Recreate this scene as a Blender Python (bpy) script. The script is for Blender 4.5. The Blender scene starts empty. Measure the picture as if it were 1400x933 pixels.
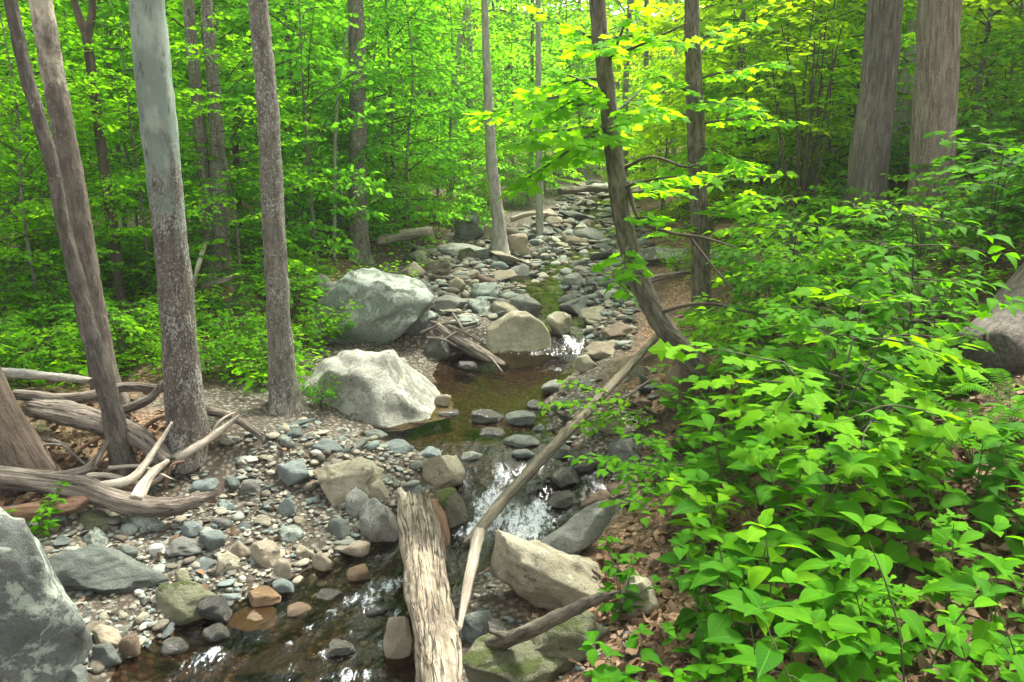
import bpy, bmesh, math, random
import numpy as np
from mathutils import Vector, Matrix, noise as mnoise

S = bpy.context.scene
COL = S.collection
R = random.Random(11)
F, CU, CV, PITCH = 1099.0, 700.0, 466.5, math.radians(14)
CAM = np.array([0.0, 0.0, 2.05])
cp, sp = math.cos(PITCH), math.sin(PITCH)

# ------------------------------------------------------------------ view helpers
def ray(u, v):
    a = (u - CU) / F; b = (CV - v) / F
    return np.array([a, cp + b * sp, -sp + b * cp])

def proj(p):
    d = np.array(p[:3], float) - CAM
    dep = d[1] * cp - d[2] * sp
    up = d[1] * sp + d[2] * cp
    return CU + F * d[0] / max(dep, .01), CV - F * up / max(dep, .01), dep

# ------------------------------------------------------------------ noise
_rg = np.random.RandomState(5)
_LAT = _rg.rand(256, 256)
def vnoise(x, y):
    xi = np.floor(x).astype(int); yi = np.floor(y).astype(int)
    fx = x - xi; fy = y - yi
    fx = fx * fx * (3 - 2 * fx); fy = fy * fy * (3 - 2 * fy)
    g = lambda i, j: _LAT[i % 256, j % 256]
    return (g(xi, yi) * (1 - fx) + g(xi + 1, yi) * fx) * (1 - fy) + (g(xi, yi + 1) * (1 - fx) + g(xi + 1, yi + 1) * fx) * fy
def fbm(x, y, o=4):
    s = 0; a = .5
    for k in range(o):
        s = s + a * (vnoise(x * 2**k + 17.3 * k, y * 2**k + 9.1 * k) - .5); a *= .5
    return s

# ------------------------------------------------------------------ stream and terrain
ZY = [-20, 0, 2.4, 3.3, 3.9, 4.22, 4.5, 4.75, 6.3, 6.7, 6.95, 8, 8.6, 10.4, 13.3, 16.2, 20.6, 30, 60, 140]
ZZ = [-.5, -.12, -.04, 0, .02, .07, .17, .20, .215, .25, .36, .42, .45, .6, .8, 1.1, 1.25, 1.6, 3, 6]
def zw(y): return np.interp(y, ZY, ZZ)

def Pw(u, v):
    d = ray(u, v)
    t = np.linspace(.5, 60, 6000)
    q = CAM[None] + t[:, None] * d[None]
    k = np.argmax(q[:, 2] < zw(q[:, 1]))
    return q[k]

EDGE = [(933, 150, 575), (850, 235, 580), (790, 410, 640), (755, 480, 690), (720, 560, 770), (690, 600, 815), (660, 622, 826), (640, 615, 820),
        (615, 560, 790), (597, 490, 770), (580, 520, 752), (550, 597, 742), (510, 596, 785), (488, 610, 790), (468, 740, 806), (440, 735, 800),
        (400, 690, 782), (370, 695, 800), (340, 745, 830), (300, 775, 832), (270, 800, 842), (255, 815, 850)]
_e = []
for v, a, b in EDGE:
    pa = Pw(a, v); pb = Pw(b, v); _e.append((pa[1], pa[0], pb[0]))
EY = np.array([-20, 0, 1.6] + [q[0] for q in _e] + [30, 60, 140.])
EL = np.array([-6.5, -2.9, -2.0] + [q[1] for q in _e] + [3.4, 12, 30.])
ER = np.array([-4.6, -1.55, -.95] + [q[2] for q in _e] + [4.3, 14, 33.])

def H(x, y):
    x = np.asarray(x, float); y = np.asarray(y, float)
    l = np.interp(y, EY, EL); r = np.interp(y, EY, ER); z = zw(y)
    wob = .12 * fbm(x * 2.1 + 5, y * 2.1, 3)
    dl = l - x + wob; dr = x - r + wob
    ins = np.minimum(-dl, -dr)
    bed = z - np.interp(y, [7, 8.6, 10], [.11, .06, .02]) * (1 - np.exp(-np.maximum(ins, 0) / .12)) + np.interp(y, [7, 9], [.03, .11]) * fbm(x * 3.2, y * 3.2, 4)
    L = z + np.interp(dl, [0, .15, .5, 1.2, 2, 3, 6, 20, 80], [0, .045, .10, .17, .27, .38, .5, 1.1, 9]) + np.minimum(np.maximum(dl, 0), 1) * .22 * fbm(x * 1.1, y * 1.1, 4) + .05 * fbm(x * 7, y * 7, 3)
    Rr = z + np.interp(dr, [0, .2, .6, 1.2, 2.5, 5, 10, 30, 80], [0, .10, .2, .40, .92, 1.9, 3.4, 8, 14]) + np.minimum(np.maximum(dr, 0), 1) * .26 * fbm(x * 1.1 + 30, y * 1.1, 4) + .05 * fbm(x * 7, y * 7, 3)
    h = np.where(dl > 0, L, np.where(dr > 0, Rr, bed))
    far = np.clip((y - 20) / 40, 0, 1)
    return h + far * far * (3 - 2 * far) * 7

HX0, HY0, HS = -24.0, 0.0, .05
_hx = np.arange(HX0, 26, HS); _hy = np.arange(HY0, 40, HS)
_HG = H(*np.meshgrid(_hx, _hy))
def Hv(x, y):       # the same surface read off a 5 cm table
    fx = np.clip((x - HX0) / HS, 0, len(_hx) - 2.01); fy = np.clip((y - HY0) / HS, 0, len(_hy) - 2.01)
    i = fx.astype(int); j = fy.astype(int); a = fx - i; b = fy - j
    return (_HG[j, i] * (1 - a) + _HG[j, i + 1] * a) * (1 - b) + (_HG[j + 1, i] * (1 - a) + _HG[j + 1, i + 1] * a) * b
def Hs(x, y):
    fx = (x - HX0) / HS; fy = (y - HY0) / HS; i = int(fx); j = int(fy)
    if fx < 0 or fy < 0 or i >= len(_hx) - 1 or j >= len(_hy) - 1: return float(H(x, y))
    a = fx - i; b = fy - j
    return float((_HG[j, i] * (1 - a) + _HG[j, i + 1] * a) * (1 - b) + (_HG[j + 1, i] * (1 - a) + _HG[j + 1, i + 1] * a) * b)
_T = np.concatenate([np.linspace(.4, 12, 1400), np.linspace(12.02, 39, 900)])
def P(u, v):
    d = ray(u, v)
    t = _T
    q = CAM[None] + t[:, None] * d[None]
    below = q[:, 2] < Hv(q[:, 0], q[:, 1])
    k = int(np.argmax(below)) if below.any() else len(t) - 1
    return Vector(q[k])

def at_y(u, v, y):
    d = ray(u, v); t = y / d[1]
    return Vector(CAM + t * d)

# ------------------------------------------------------------------ objects, labels
LAND = []          # (phrase, u, v)
AUTO = []          # objects waiting for a label
def tag(o, label=None, cat=None, group=None, kind=None):
    if label: o['label'] = label
    if cat: o['category'] = cat
    if group: o['group'] = group
    if kind: o['kind'] = kind
    return o
def empty(name, loc, rz=0):
    o = bpy.data.objects.new(name, None); COL.objects.link(o)
    o.location = loc; o.rotation_euler = (0, 0, rz); o.empty_display_size = .1
    return o
def link(name, me, mats=None, parent=None, loc=None):
    o = bpy.data.objects.new(name, me); COL.objects.link(o)
    for i, m in enumerate(mats or []):
        if i >= len(me.materials): me.materials.append(m)
        if me.materials[i] is not m:
            o.material_slots[i].link = 'OBJECT'; o.material_slots[i].material = m
    if parent is not None: o.parent = parent
    if loc is not None: o.location = loc
    return o
def place_mesh(name, me, mats, parent): return link(name, me, mats, parent)

def mesh_np(name, V, faces, smooth=True, attrs=None, mat_idx=None):
    """V n x 3; faces list of int arrays (each m x k)"""
    me = bpy.data.meshes.new(name)
    V = np.asarray(V, np.float32)
    me.vertices.add(len(V)); me.vertices.foreach_set('co', V.ravel())
    faces = [np.asarray(f, np.int32) for f in faces if len(f)]
    nl = sum(f.size for f in faces); nf = sum(len(f) for f in faces)
    me.loops.add(nl); me.polygons.add(nf)
    me.loops.foreach_set('vertex_index', np.concatenate([f.ravel() for f in faces]))
    tot = np.concatenate([np.full(len(f), f.shape[1], np.int32) for f in faces])
    st = np.concatenate([[0], np.cumsum(tot)[:-1]]).astype(np.int32)
    me.polygons.foreach_set('loop_start', st)
    me.update(calc_edges=True)
    if smooth: me.polygons.foreach_set('use_smooth', np.ones(nf, bool))
    if mat_idx is not None: me.polygons.foreach_set('material_index', np.asarray(mat_idx, np.int32))
    for k, a in (attrs or {}).items():
        a = np.asarray(a, np.float32)
        if a.ndim == 1:
            me.attributes.new(k, 'FLOAT', 'POINT').data.foreach_set('value', a)
        else:
            me.attributes.new(k, 'FLOAT_VECTOR', 'POINT').data.foreach_set('vector', a.ravel())
    me.validate(); me.update()
    return me

# ------------------------------------------------------------------ materials
class NT:
    def __init__(self, name):
        self.m = bpy.data.materials.new(name); self.m.use_nodes = True
        self.t = self.m.node_tree; self.t.nodes.clear()
        self.out = self.t.nodes.new('ShaderNodeOutputMaterial')
    def n(self, typ, ins=None, **props):
        nd = self.t.nodes.new('ShaderNode' + typ)
        for k, v in props.items(): setattr(nd, k, v)
        for k, v in (ins or {}).items(): self.set(nd.inputs[k], v)
        return nd
    def set(self, sock, v):
        if hasattr(v, 'links'): self.t.links.new(v, sock)
        elif hasattr(v, 'outputs'): self.t.links.new(v.outputs[0], sock)
        else:
            if isinstance(v, (tuple, list)) and len(v) == 3 and sock.type == 'RGBA': v = (*v, 1)
            sock.default_value = v
    def noise(self, vec, scale, detail=5, rough=.6, dist=0):
        return self.n('TexNoise', {'Vector': vec, 'Scale': scale, 'Detail': detail, 'Roughness': rough, 'Distortion': dist}).outputs['Fac']
    def ramp(self, fac, stops, interp='LINEAR'):
        r = self.n('ValToRGB', {'Fac': fac}); e = r.color_ramp; e.interpolation = interp
        while len(e.elements) < len(stops): e.elements.new(.5)
        for el, (p, c) in zip(e.elements, stops):
            el.position = p; el.color = (*c, 1) if isinstance(c, (tuple, list)) else (c, c, c, 1)
        return r.outputs['Color']
    def mix(self, fac, a, b, mode='MIX'):
        m = self.n('Mix', None, data_type='RGBA', blend_type=mode)
        self.set(m.inputs[0], fac); self.set(m.inputs[6], a); self.set(m.inputs[7], b)
        return m.outputs[2]
    def math(self, op, a, b=0.0, clamp=False):
        m = self.n('Math', None, operation=op, use_clamp=clamp)
        self.set(m.inputs[0], a); self.set(m.inputs[1], b)
        return m.outputs[0]
    def smooth(self, x, a, b):
        return self.n('MapRange', {'Value': x, 'From Min': a, 'From Max': b}, interpolation_type='SMOOTHSTEP').outputs[0]
    def attr(self, name): return self.n('Attribute', None, attribute_name=name)
    def bump(self, h, strength=.5, dist=.02):
        return self.n('Bump', {'Height': h, 'Strength': strength, 'Distance': dist}).outputs[0]
    def scale(self, vec, s):
        m = self.n('VectorMath', None, operation='MULTIPLY'); self.set(m.inputs[0], vec); m.inputs[1].default_value = s
        return m.outputs[0]
    def add(self, a, b):
        m = self.n('VectorMath', None, operation='ADD'); self.set(m.inputs[0], a); self.set(m.inputs[1], b)
        return m.outputs[0]
    def done(self, col, rough=.8, normal=None, spec=.3):
        p = self.n('BsdfPrincipled', {'Base Color': col, 'Roughness': rough, 'Specular IOR Level': spec})
        if normal is not None: self.set(p.inputs['Normal'], normal)
        self.t.links.new(p.outputs[0], self.out.inputs['Surface'])
        return self.m

def leaf_mat(name, dark, light, trans, vein=False, tfac=.45):
    k = NT(name)
    r = k.attr('leaf_rand').outputs['Fac']
    ob = k.n('ObjectInfo').outputs['Random']
    f = k.math('ADD', k.math('MULTIPLY', r, .75), k.math('MULTIPLY', ob, .25))
    col = k.mix(f, dark, light)
    tr = k.mix(f, tuple(c * .75 for c in trans), trans)
    nrm = None
    if vein:
        uv = k.attr('leaf_uv').outputs['Vector']
        s = k.n('SeparateXYZ', {'Vector': uv})
        ay = k.math('ABSOLUTE', s.outputs[1])
        mid = k.math('SUBTRACT', 1.0, k.smooth(ay, 0.0, .035))
        w = k.math('SINE', k.math('MULTIPLY', k.math('SUBTRACT', s.outputs[0], k.math('MULTIPLY', ay, .8)), 52.0))
        side = k.math('MULTIPLY', k.smooth(w, .80, 1.0), .5)
        ve = k.math('MAXIMUM', mid, side)
        col = k.mix(k.math('MULTIPLY', ve, .5), col, tuple(min(1, c * 1.8 + .02) for c in light))
        nrm = k.bump(k.math('SUBTRACT', 1.0, ve), .25, .004)
        blot = k.noise(k.n('TexCoord').outputs['Object'], 14, 3)
        col = k.mix(k.math('MULTIPLY', k.smooth(blot, .5, .75), .3), col, dark)
        spot = k.noise(k.n('TexCoord').outputs['Object'], 55, 3, .6)
        col = k.mix(k.math('MULTIPLY', k.smooth(spot, .66, .70), .7), col, (.11, .075, .025))
    p = k.n('BsdfPrincipled', {'Base Color': col, 'Roughness': .6, 'Specular IOR Level': .035})
    t = k.n('BsdfTranslucent', {'Color': tr})
    if nrm is not None: k.set(p.inputs['Normal'], nrm)
    mx = k.n('MixShader', {0: tfac, 1: p, 2: t})
    k.t.links.new(mx.outputs[0], k.out.inputs['Surface'])
    return k.m

def rock_mat(name, a, b, lichen=None, lf=.0, stain=.35, rough=.85, moss=0, spec=.3, strata=0):
    k = NT(name)
    tc = k.n('TexCoord').outputs['Object']
    oi = k.n('ObjectInfo')
    off = k.n('CombineXYZ', {0: k.math('MULTIPLY', oi.outputs['Random'], 37.0), 1: 0.0, 2: k.math('MULTIPLY', oi.outputs['Random'], 11.0)})
    v = k.add(tc, off)
    n1 = k.noise(v, 3.5, 8, .65); n2 = k.noise(v, 38, 8, .75); n3 = k.noise(v, 190, 3, .7)
    col = k.mix(k.smooth(n1, .32, .68), a, b)
    col = k.mix(k.math('MULTIPLY', k.smooth(n2, .45, .72), stain), col, tuple(c * .35 for c in a))
    col = k.mix(.35, col, k.ramp(n3, [(.3, .25), (.7, .8)]), 'OVERLAY')
    col = k.mix(k.math('MULTIPLY', oi.outputs['Random'], .35), col, tuple(c * .5 for c in a))
    if strata:
        sv = k.scale(v, (1.5, 1.5, 16.0))
        ns = k.noise(sv, 2.2, 5, .6, .6)
        col = k.mix(k.math('MULTIPLY', k.smooth(ns, .5, .68), strata), col, tuple(c * .4 for c in a))
    h = k.math('ADD', k.math('ADD', k.math('MULTIPLY', n1, .6), k.math('MULTIPLY', n2, .9)), k.math('MULTIPLY', n3, .3))
    if lichen:
        l1 = k.noise(v, 6.5, 10, .75, .6)
        up = k.n('SeparateXYZ', {'Vector': k.n('NewGeometry').outputs['Normal']}).outputs[2]
        m = k.math('MULTIPLY', k.smooth(k.math('ADD', l1, k.math('MULTIPLY', up, .10)), .60 - lf, .66 - lf), .8)
        col = k.mix(m, col, lichen)
        l2 = k.noise(v, 17, 6, .7)
        col = k.mix(k.math('MULTIPLY', k.smooth(l2, .60, .66), .75), col, tuple(c * .3 for c in a))
        h = k.math('ADD', h, k.math('MULTIPLY', m, .12))
    if moss:
        up = k.n('SeparateXYZ', {'Vector': k.n('NewGeometry').outputs['Normal']}).outputs[2]
        mm = k.smooth(k.math('ADD', k.noise(v, 7, 6, .7), k.math('MULTIPLY', up, .28)), .68 - moss, .80 - moss)
        col = k.mix(mm, col, k.mix(k.noise(v, 60, 3), (.02, .035, .006), (.09, .11, .02)))
        h = k.math('ADD', h, k.math('MULTIPLY', mm, .4))
    return k.done(col, rough, k.bump(h, 1.0, .028), spec)

def bark_mat(name, a, b, ridge=(26, 26, 3.2), fleck=None, flf=.0, pale=None, pz=(1.6, 2.6), bs=.8, moss=0, dark=.35, blotch=None):
    k = NT(name)
    g = k.attr('grain').outputs['Vector']
    v = k.scale(g, ridge)
    n1 = k.noise(v, 1.0, 7, .7, .35); n2 = k.noise(g, 55, 5, .7); n0 = k.noise(g, 5, 4, .6)
    col = k.mix(k.smooth(n1, .34, .66), a, b)
    col = k.mix(k.math('MULTIPLY', k.smooth(n0, .40, .70), .45), col, tuple((x + y) * .33 for x, y in zip(a, b)))
    col = k.mix(k.math('MULTIPLY', k.smooth(n2, .5, .75), dark), col, tuple(c * .3 for c in a))
    h = k.math('ADD', n1, k.math('MULTIPLY', n2, .35))
    if fleck:
        nf = k.noise(k.scale(g, (1, 1, .6)), 105, 4, .6, .8); nb = k.noise(k.scale(g, (1, 1, .6)), 7, 3, .6)
        m = k.math('MULTIPLY', k.smooth(k.math('ADD', nf, k.math('MULTIPLY', nb, .45)), .86 - flf, .93 - flf), .8)
        col = k.mix(m, col, fleck)
        h = k.math('ADD', h, k.math('MULTIPLY', m, .25))
    if pale:
        gz = k.n('SeparateXYZ', {'Vector': g}).outputs[2]
        pm = k.smooth(k.math('ADD', gz, k.math('MULTIPLY', k.math('SUBTRACT', k.noise(k.scale(g, (1, 1, .6)), 9, 6, .7), .5), 2.6)), pz[0], pz[1])
        sm = k.noise(k.scale(g, (1, 1, .45)), 11, 5, .6)
        pc = k.mix(k.smooth(sm, .45, .62), pale[0], pale[1])
        pc = k.mix(k.math('MULTIPLY', k.smooth(k.noise(k.scale(g, (1, 1, .35)), 19, 4), .60, .66), .8), pc, pale[2])
        col = k.mix(pm, col, pc)
        h = k.math('MULTIPLY', h, k.math('SUBTRACT', 1.0, k.math('MULTIPLY', pm, .8)))
    if blotch:
        b1 = k.noise(k.scale(g, (1, 1, .4)), 8, 7, .72, .6); b2 = k.noise(k.scale(g, (1, 1, .5)), 30, 6, .7, .4)
        ck = k.math('ABSOLUTE', k.math('SUBTRACT', k.noise(k.scale(g, (1, 1, .05)), 20, 4, .6, .3), .5))
        cm = k.math('SUBTRACT', 1.0, k.smooth(ck, .004, .022))
        col = k.mix(k.math('MULTIPLY', cm, .85), col, tuple(c * .25 for c in blotch))
        h = k.math('SUBTRACT', h, k.math('MULTIPLY', cm, .8))
        bm = k.math('MULTIPLY', k.smooth(k.math('ADD', k.math('MULTIPLY', b1, .65), k.math('MULTIPLY', b2, .35)), .46, .60), .8)
        col = k.mix(bm, col, blotch)
        h = k.math('SUBTRACT', h, k.math('MULTIPLY', bm, .25))
    if moss:
        mm = k.smooth(k.noise(g, 6, 6, .7), .62 - moss, .72 - moss)
        col = k.mix(k.math('MULTIPLY', mm, .8), col, (.05, .07, .015))
    return k.done(col, .9, k.bump(h, bs, .03), .2)

M = {}
M['leaf_near'] = leaf_mat('leaf_near', (0.023, 0.11, 0.002), (0.072, 0.215, 0.003), (0.155, 0.48, 0.002), True, .42)
M['leaf_near_deep'] = leaf_mat('leaf_near_deep', (0.015, 0.082, 0.003), (0.044, 0.155, 0.004), (0.085, 0.34, 0.003), True, .38)
M['leaf_near_lime'] = leaf_mat('leaf_near_lime', (0.0475, 0.165, 0.002), (0.1187, 0.28, 0.004), (0.273, 0.6, 0.003), True, .45)
M['leaf_bright'] = leaf_mat('leaf_bright', (0.0813, 0.23, 0.003), (0.2125, 0.4, 0.005), (0.598, 0.92, 0.004), False, .6)
M['leaf_mid'] = leaf_mat('leaf_mid', (0.0438, 0.185, 0.004), (0.1375, 0.35, 0.007), (0.377, 0.84, 0.006), False, .58)
M['leaf_deep'] = leaf_mat('leaf_deep', (0.03, 0.155, 0.005), (0.1, 0.3, 0.008), (0.273, 0.72, 0.007), False, .55)
M['leaf_cool'] = leaf_mat('leaf_cool', (0.0375, 0.185, 0.012), (0.1187, 0.34, 0.02), (0.312, 0.82, 0.022), False, .57)
M['twig'] = bark_mat('twig', (.05, .048, .03), (.105, .10, .065))
M['green_stem'] = bark_mat('green_stem', (.07, .10, .03), (.13, .15, .05))
M['bark_grey'] = bark_mat('bark_grey', (.085, .078, .062), (.22, .20, .16), (40, 40, 12), (.42, .42, .37), .095)
M['bark_brown'] = bark_mat('bark_brown', (.054, .047, .038), (.15, .134, .109), (42, 42, 10), (.36, .33, .28), .0)
M['bark_dark'] = bark_mat('bark_dark', (.05, .038, .028), (.13, .10, .075), (30, 30, 4))
M['bark_rough'] = bark_mat('bark_rough', (.055, .048, .035), (.21, .185, .135), (38, 38, 10), None, 0, None, (1, 2), 1.0, .02)
M['bark_ridged'] = bark_mat('bark_ridged', (.07, .061, .048), (.245, .218, .175), (44, 44, 5.0), (.34, .32, .28), .0, None, (1, 2), 1.0)
M['bark_ridged_warm'] = bark_mat('bark_ridged_warm', (.09, .072, .054), (.31, .26, .20), (44, 44, 5.0), (.44, .40, .34), .03, None, (1, 2), 1.0)
M['bark_sycamore'] = bark_mat('bark_sycamore', (.058, .049, .040), (.15, .130, .105), (36, 36, 9), (.36, .35, .31), .115,
                              ((.15, .19, .155), (.235, .275, .225), (.075, .09, .075)), (1.15, 1.85))
M['bark_pale_top'] = bark_mat('bark_pale_top', (.085, .068, .054), (.19, .16, .132), (30, 30, 7), (.40, .36, .32), .0,
                              ((.42, .37, .29), (.52, .47, .38), (.28, .21, .16)), (1.8, 2.5))
M['bark_pale'] = bark_mat('bark_pale', (.24, .225, .19), (.46, .44, .38), (30, 30, 8))
M['drift'] = bark_mat('drift', (.12, .10, .08), (.34, .295, .24), (60, 60, 3), None, 0, None, (1, 2), 1.0, 0, .4, (.16, .125, .095))
M['drift_pale'] = bark_mat('drift_pale', (.26, .22, .17), (.52, .46, .37), (60, 60, 3), None, 0, None, (1, 2), .7)
M['log_big'] = bark_mat('log_big', (.18, .145, .10), (.42, .36, .265), (38, 38, 2.6), None, 0, None, (1, 2), 1.0, .03, .4, (.115, .092, .07))
M['log_pole'] = bark_mat('log_pole', (.10, .085, .06), (.27, .235, .18), (50, 50, 4), None, 0, ((.40, .36, .27), (.48, .42, .33), (.22, .17, .12)), (-9, -8))
M['log_pole_dark'] = bark_mat('log_pole_dark', (.09, .075, .05), (.25, .215, .16), (50, 50, 4), None, 0, None, (1, 2), .8, .05)
M['rot_wood'] = bark_mat('rot_wood', (.09, .05, .03), (.23, .14, .09), (40, 40, 4))
PALE = (.46, .50, .42)
M['rock_pale'] = rock_mat('rock_pale', (.15, .18, .145), (.29, .32, .265), (.40, .45, .375), .06, .75)
M['rock_flat'] = rock_mat('rock_flat', (.19, .19, .155), (.33, .325, .27), (.42, .43, .36), .05, .75)
M['rock_lichen'] = rock_mat('rock_lichen', (.12, .13, .115), (.22, .24, .21), (.40, .46, .37), .075, .6)
M['rock_grey'] = rock_mat('rock_grey', (.16, .165, .14), (.30, .305, .26), (.40, .42, .35), -.06, .4, strata=.4)
M['rock_slate'] = rock_mat('rock_slate', (.10, .115, .098), (.20, .22, .185), None, 0, .4, strata=.6)
M['rock_blue'] = rock_mat('rock_blue', (.14, .17, .155), (.24, .285, .26), None, 0, .3)
M['rock_tan'] = rock_mat('rock_tan', (.24, .20, .135), (.42, .365, .265), None, 0, .35)
M['rock_buff'] = rock_mat('rock_buff', (.27, .24, .16), (.45, .42, .30), (.46, .45, .34), -.03, .4, strata=.25)
M['rock_white'] = rock_mat('rock_white', (.50, .50, .45), (.65, .64, .58), None, 0, .2)
M['rock_moss'] = rock_mat('rock_moss', (.12, .11, .075), (.22, .20, .14), None, 0, .4, .8, .10)
M['rock_green'] = rock_mat('rock_green', (.13, .14, .075), (.26, .255, .16), None, 0, .45, .7, -.04)
M['rock_wet'] = rock_mat('rock_wet', (.045, .045, .036), (.12, .115, .09), None, 0, .4, .22, 0, .6)
M['rock_orange'] = rock_mat('rock_orange', (.16, .095, .045), (.29, .19, .095), None, 0, .4, .35, 0, .5)
M['rock_brown'] = rock_mat('rock_brown', (.13, .085, .05), (.26, .19, .12), None, 0, .4, .5, 0, .4)

def ground_mat():
    k = NT('ground')
    pos = k.n('NewGeometry').outputs['Position']
    bed = k.attr('bed').outputs['Fac']; gr = k.attr('gravel').outputs['Fac']; moss = k.attr('green').outputs['Fac']
    vo = k.n('TexVoronoi', {'Vector': pos, 'Scale': 34.0}); vo2 = k.n('TexVoronoi', {'Vector': pos, 'Scale': 70.0})
    n1 = k.noise(pos, 2.2, 6); n2 = k.noise(pos, 22, 6, .7); n3 = k.noise(pos, 90, 4, .7)
    c1 = k.n('SeparateColor', {'Color': vo.outputs['Color']}).outputs[0]
    peb = k.ramp(c1, [(0, (.07, .06, .045)), (.35, (.14, .128, .098)), (.6, (.17, .155, .118)), (.8, (.12, .135, .115)), (1, (.22, .205, .165))])
    peb = k.mix(k.smooth(vo.outputs['Distance'], .25, .6), peb, (.05, .04, .028))  # ground between pebbles coloured darker, standing in for contact shade
    bedc = k.ramp(c1, [(0, (.025, .017, .010)), (.4, (.06, .039, .022)), (.7, (.09, .058, .032)), (1, (.13, .10, .065))])
    bedc = k.mix(k.smooth(vo.outputs['Distance'], .3, .7), bedc, (.022, .015, .009))
    c2 = k.n('SeparateColor', {'Color': vo2.outputs['Color']}).outputs[0]
    lit = k.ramp(c2, [(0, (.045, .028, .016)), (.4, (.13, .075, .042)), (.75, (.22, .14, .085)), (1, (.32, .22, .14))])
    lit = k.mix(k.smooth(n1, .4, .65), lit, (.06, .042, .026))
    col = k.mix(k.math('ADD', gr, 0.0, True), lit, peb)
    col = k.mix(k.math('MULTIPLY', moss, k.smooth(n2, .40, .55)), col, (.03, .06, .012))
    col = k.mix(bed, col, bedc)
    h = k.math('ADD', k.math('MULTIPLY', k.math('SUBTRACT', 1.0, vo.outputs['Distance']), .6), k.math('MULTIPLY', n3, .4))
    return k.done(col, .9, k.bump(h, .8, .02), .2)
M['ground'] = ground_mat()

def stone_mix_mat(name, attr='tone', wet=False):
    k = NT(name)
    a = k.attr(attr).outputs['Fac']
    pos = k.n('NewGeometry').outputs['Position']
    col = k.ramp(a, [(0, (.10, .09, .068)), (.18, (.19, .175, .13)), (.34, (.155, .165, .135)), (.5, (.125, .155, .14)), (.64, (.24, .22, .165)), (.76, (.17, .185, .155)), (.90, (.13, .125, .10)), (.95, (.30, .29, .24))], 'CONSTANT')
    n = k.noise(pos, 90, 4, .7)
    col = k.mix(.5, col, k.ramp(n, [(.3, .2), (.7, .8)]), 'OVERLAY')
    return k.done(col, .85, k.bump(n, .5, .006), .25)
M['gravel'] = stone_mix_mat('gravel')

def litter_mat():
    k = NT('dead_leaf')
    a = k.attr('leaf_rand').outputs['Fac']
    col = k.ramp(a, [(0, (.05, .026, .012)), (.4, (.12, .068, .034)), (.75, (.17, .105, .06)), (1, (.23, .165, .105))])
    return k.done(col, .8, None, .25)
M['dead_leaf'] = litter_mat()

def water_mat():
    k = NT('water')
    pos = k.n('NewGeometry').outputs['Position']
    foam = k.attr('foam').outputs['Fac']; rip = k.attr('ripple').outputs['Fac']
    sv = k.scale(pos, (1.0, .55, .8))
    b1 = k.noise(sv, 9, 4, .55, .6); b2 = k.noise(sv, 34, 3, .5, .4)
    h = k.math('ADD', b1, k.math('MULTIPLY', b2, .35))
    bp = k.n('Bump', {'Height': h, 'Strength': k.math('ADD', .16, k.math('MULTIPLY', rip, .5)), 'Distance': .03}).outputs[0]
    fr = k.n('Fresnel', {'IOR': 1.33, 'Normal': bp}).outputs[0]
    tr = k.n('BsdfTransparent', {'Color': (.50, .42, .32, 1)})
    gl = k.n('BsdfGlossy', {'Color': (1, 1, 1, 1), 'Roughness': .10, 'Normal': bp})
    w = k.n('MixShader', {0: k.math('MULTIPLY', fr, k.math('ADD', .40, k.math('MULTIPLY', rip, .45)), True), 1: tr, 2: gl})
    st = k.noise(k.scale(pos, (1.0, .42, .6)), 24, 6, .64, 1.3); st2 = k.noise(pos, 110, 3, .6)
    fm = k.smooth(k.math('ADD', k.math('MULTIPLY', foam, .36), k.math('ADD', k.math('MULTIPLY', st, 1.0), k.math('MULTIPLY', st2, .25))), .88, 1.16)
    fm = k.math('MULTIPLY', fm, k.smooth(foam, .05, .25))
    fm = k.math('MULTIPLY', fm, k.math('ADD', .35, k.math('MULTIPLY', st2, .9), True))
    d = k.n('BsdfPrincipled', {'Base Color': (.50, .54, .56, 1), 'Roughness': .5})
    o = k.n('MixShader', {0: fm, 1: w, 2: d})
    k.t.links.new(o.outputs[0], k.out.inputs['Surface'])
    return k.m
M['water'] = water_mat()

# ------------------------------------------------------------------ ground
def graded(lo, hi, core0, core1, step, growth):
    c = list(np.arange(core0, core1, step))
    s = step
    while c[-1] < hi: s *= growth; c.append(c[-1] + s)
    s = step
    while c[0] > lo: s *= growth; c.insert(0, c[0] - s)
    return np.array(c)
gx = graded(-90, 90, -2.6, 2.9, .05, 1.07); gy = graded(-12, 150, 1.6, 8.5, .05, 1.05)
X, Y = np.meshgrid(gx, gy)
Z = H(X, Y)
nx, ny = len(gx), len(gy)
idx = np.arange(nx * ny).reshape(ny, nx)
fq = np.stack([idx[:-1, :-1], idx[:-1, 1:], idx[1:, 1:], idx[1:, :-1]], -1).reshape(-1, 4)
lx = np.interp(Y, EY, EL); rx = np.interp(Y, EY, ER)
dL = lx - X; dR = X - rx
bedm = np.clip((zw(Y) + .015 - Z) / .04, 0, 1) * ((dL < .4) & (dR < .4))
grav = np.clip(np.where(dL > -.1, 1 - np.clip((dL - 1.25) / .5, 0, 1), np.where(dR > 0, 1 - np.clip((dR - .3) / .3, 0, 1), 1)), 0, 1)
grn = np.clip((dL - 1.8) / 1.0, 0, 1) * .9
me = mesh_np('ground', np.stack([X, Y, Z], -1).reshape(-1, 3), [fq], attrs={'bed': bedm.ravel(), 'gravel': grav.ravel(), 'green': np.maximum(grn, np.clip((dR - 1.2) / 1.5, 0, .9) * np.clip((Y - 5.5) / 1.5, 0, 1)).ravel()})
tag(link('ground', me, [M['ground']]), kind='structure')

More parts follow.
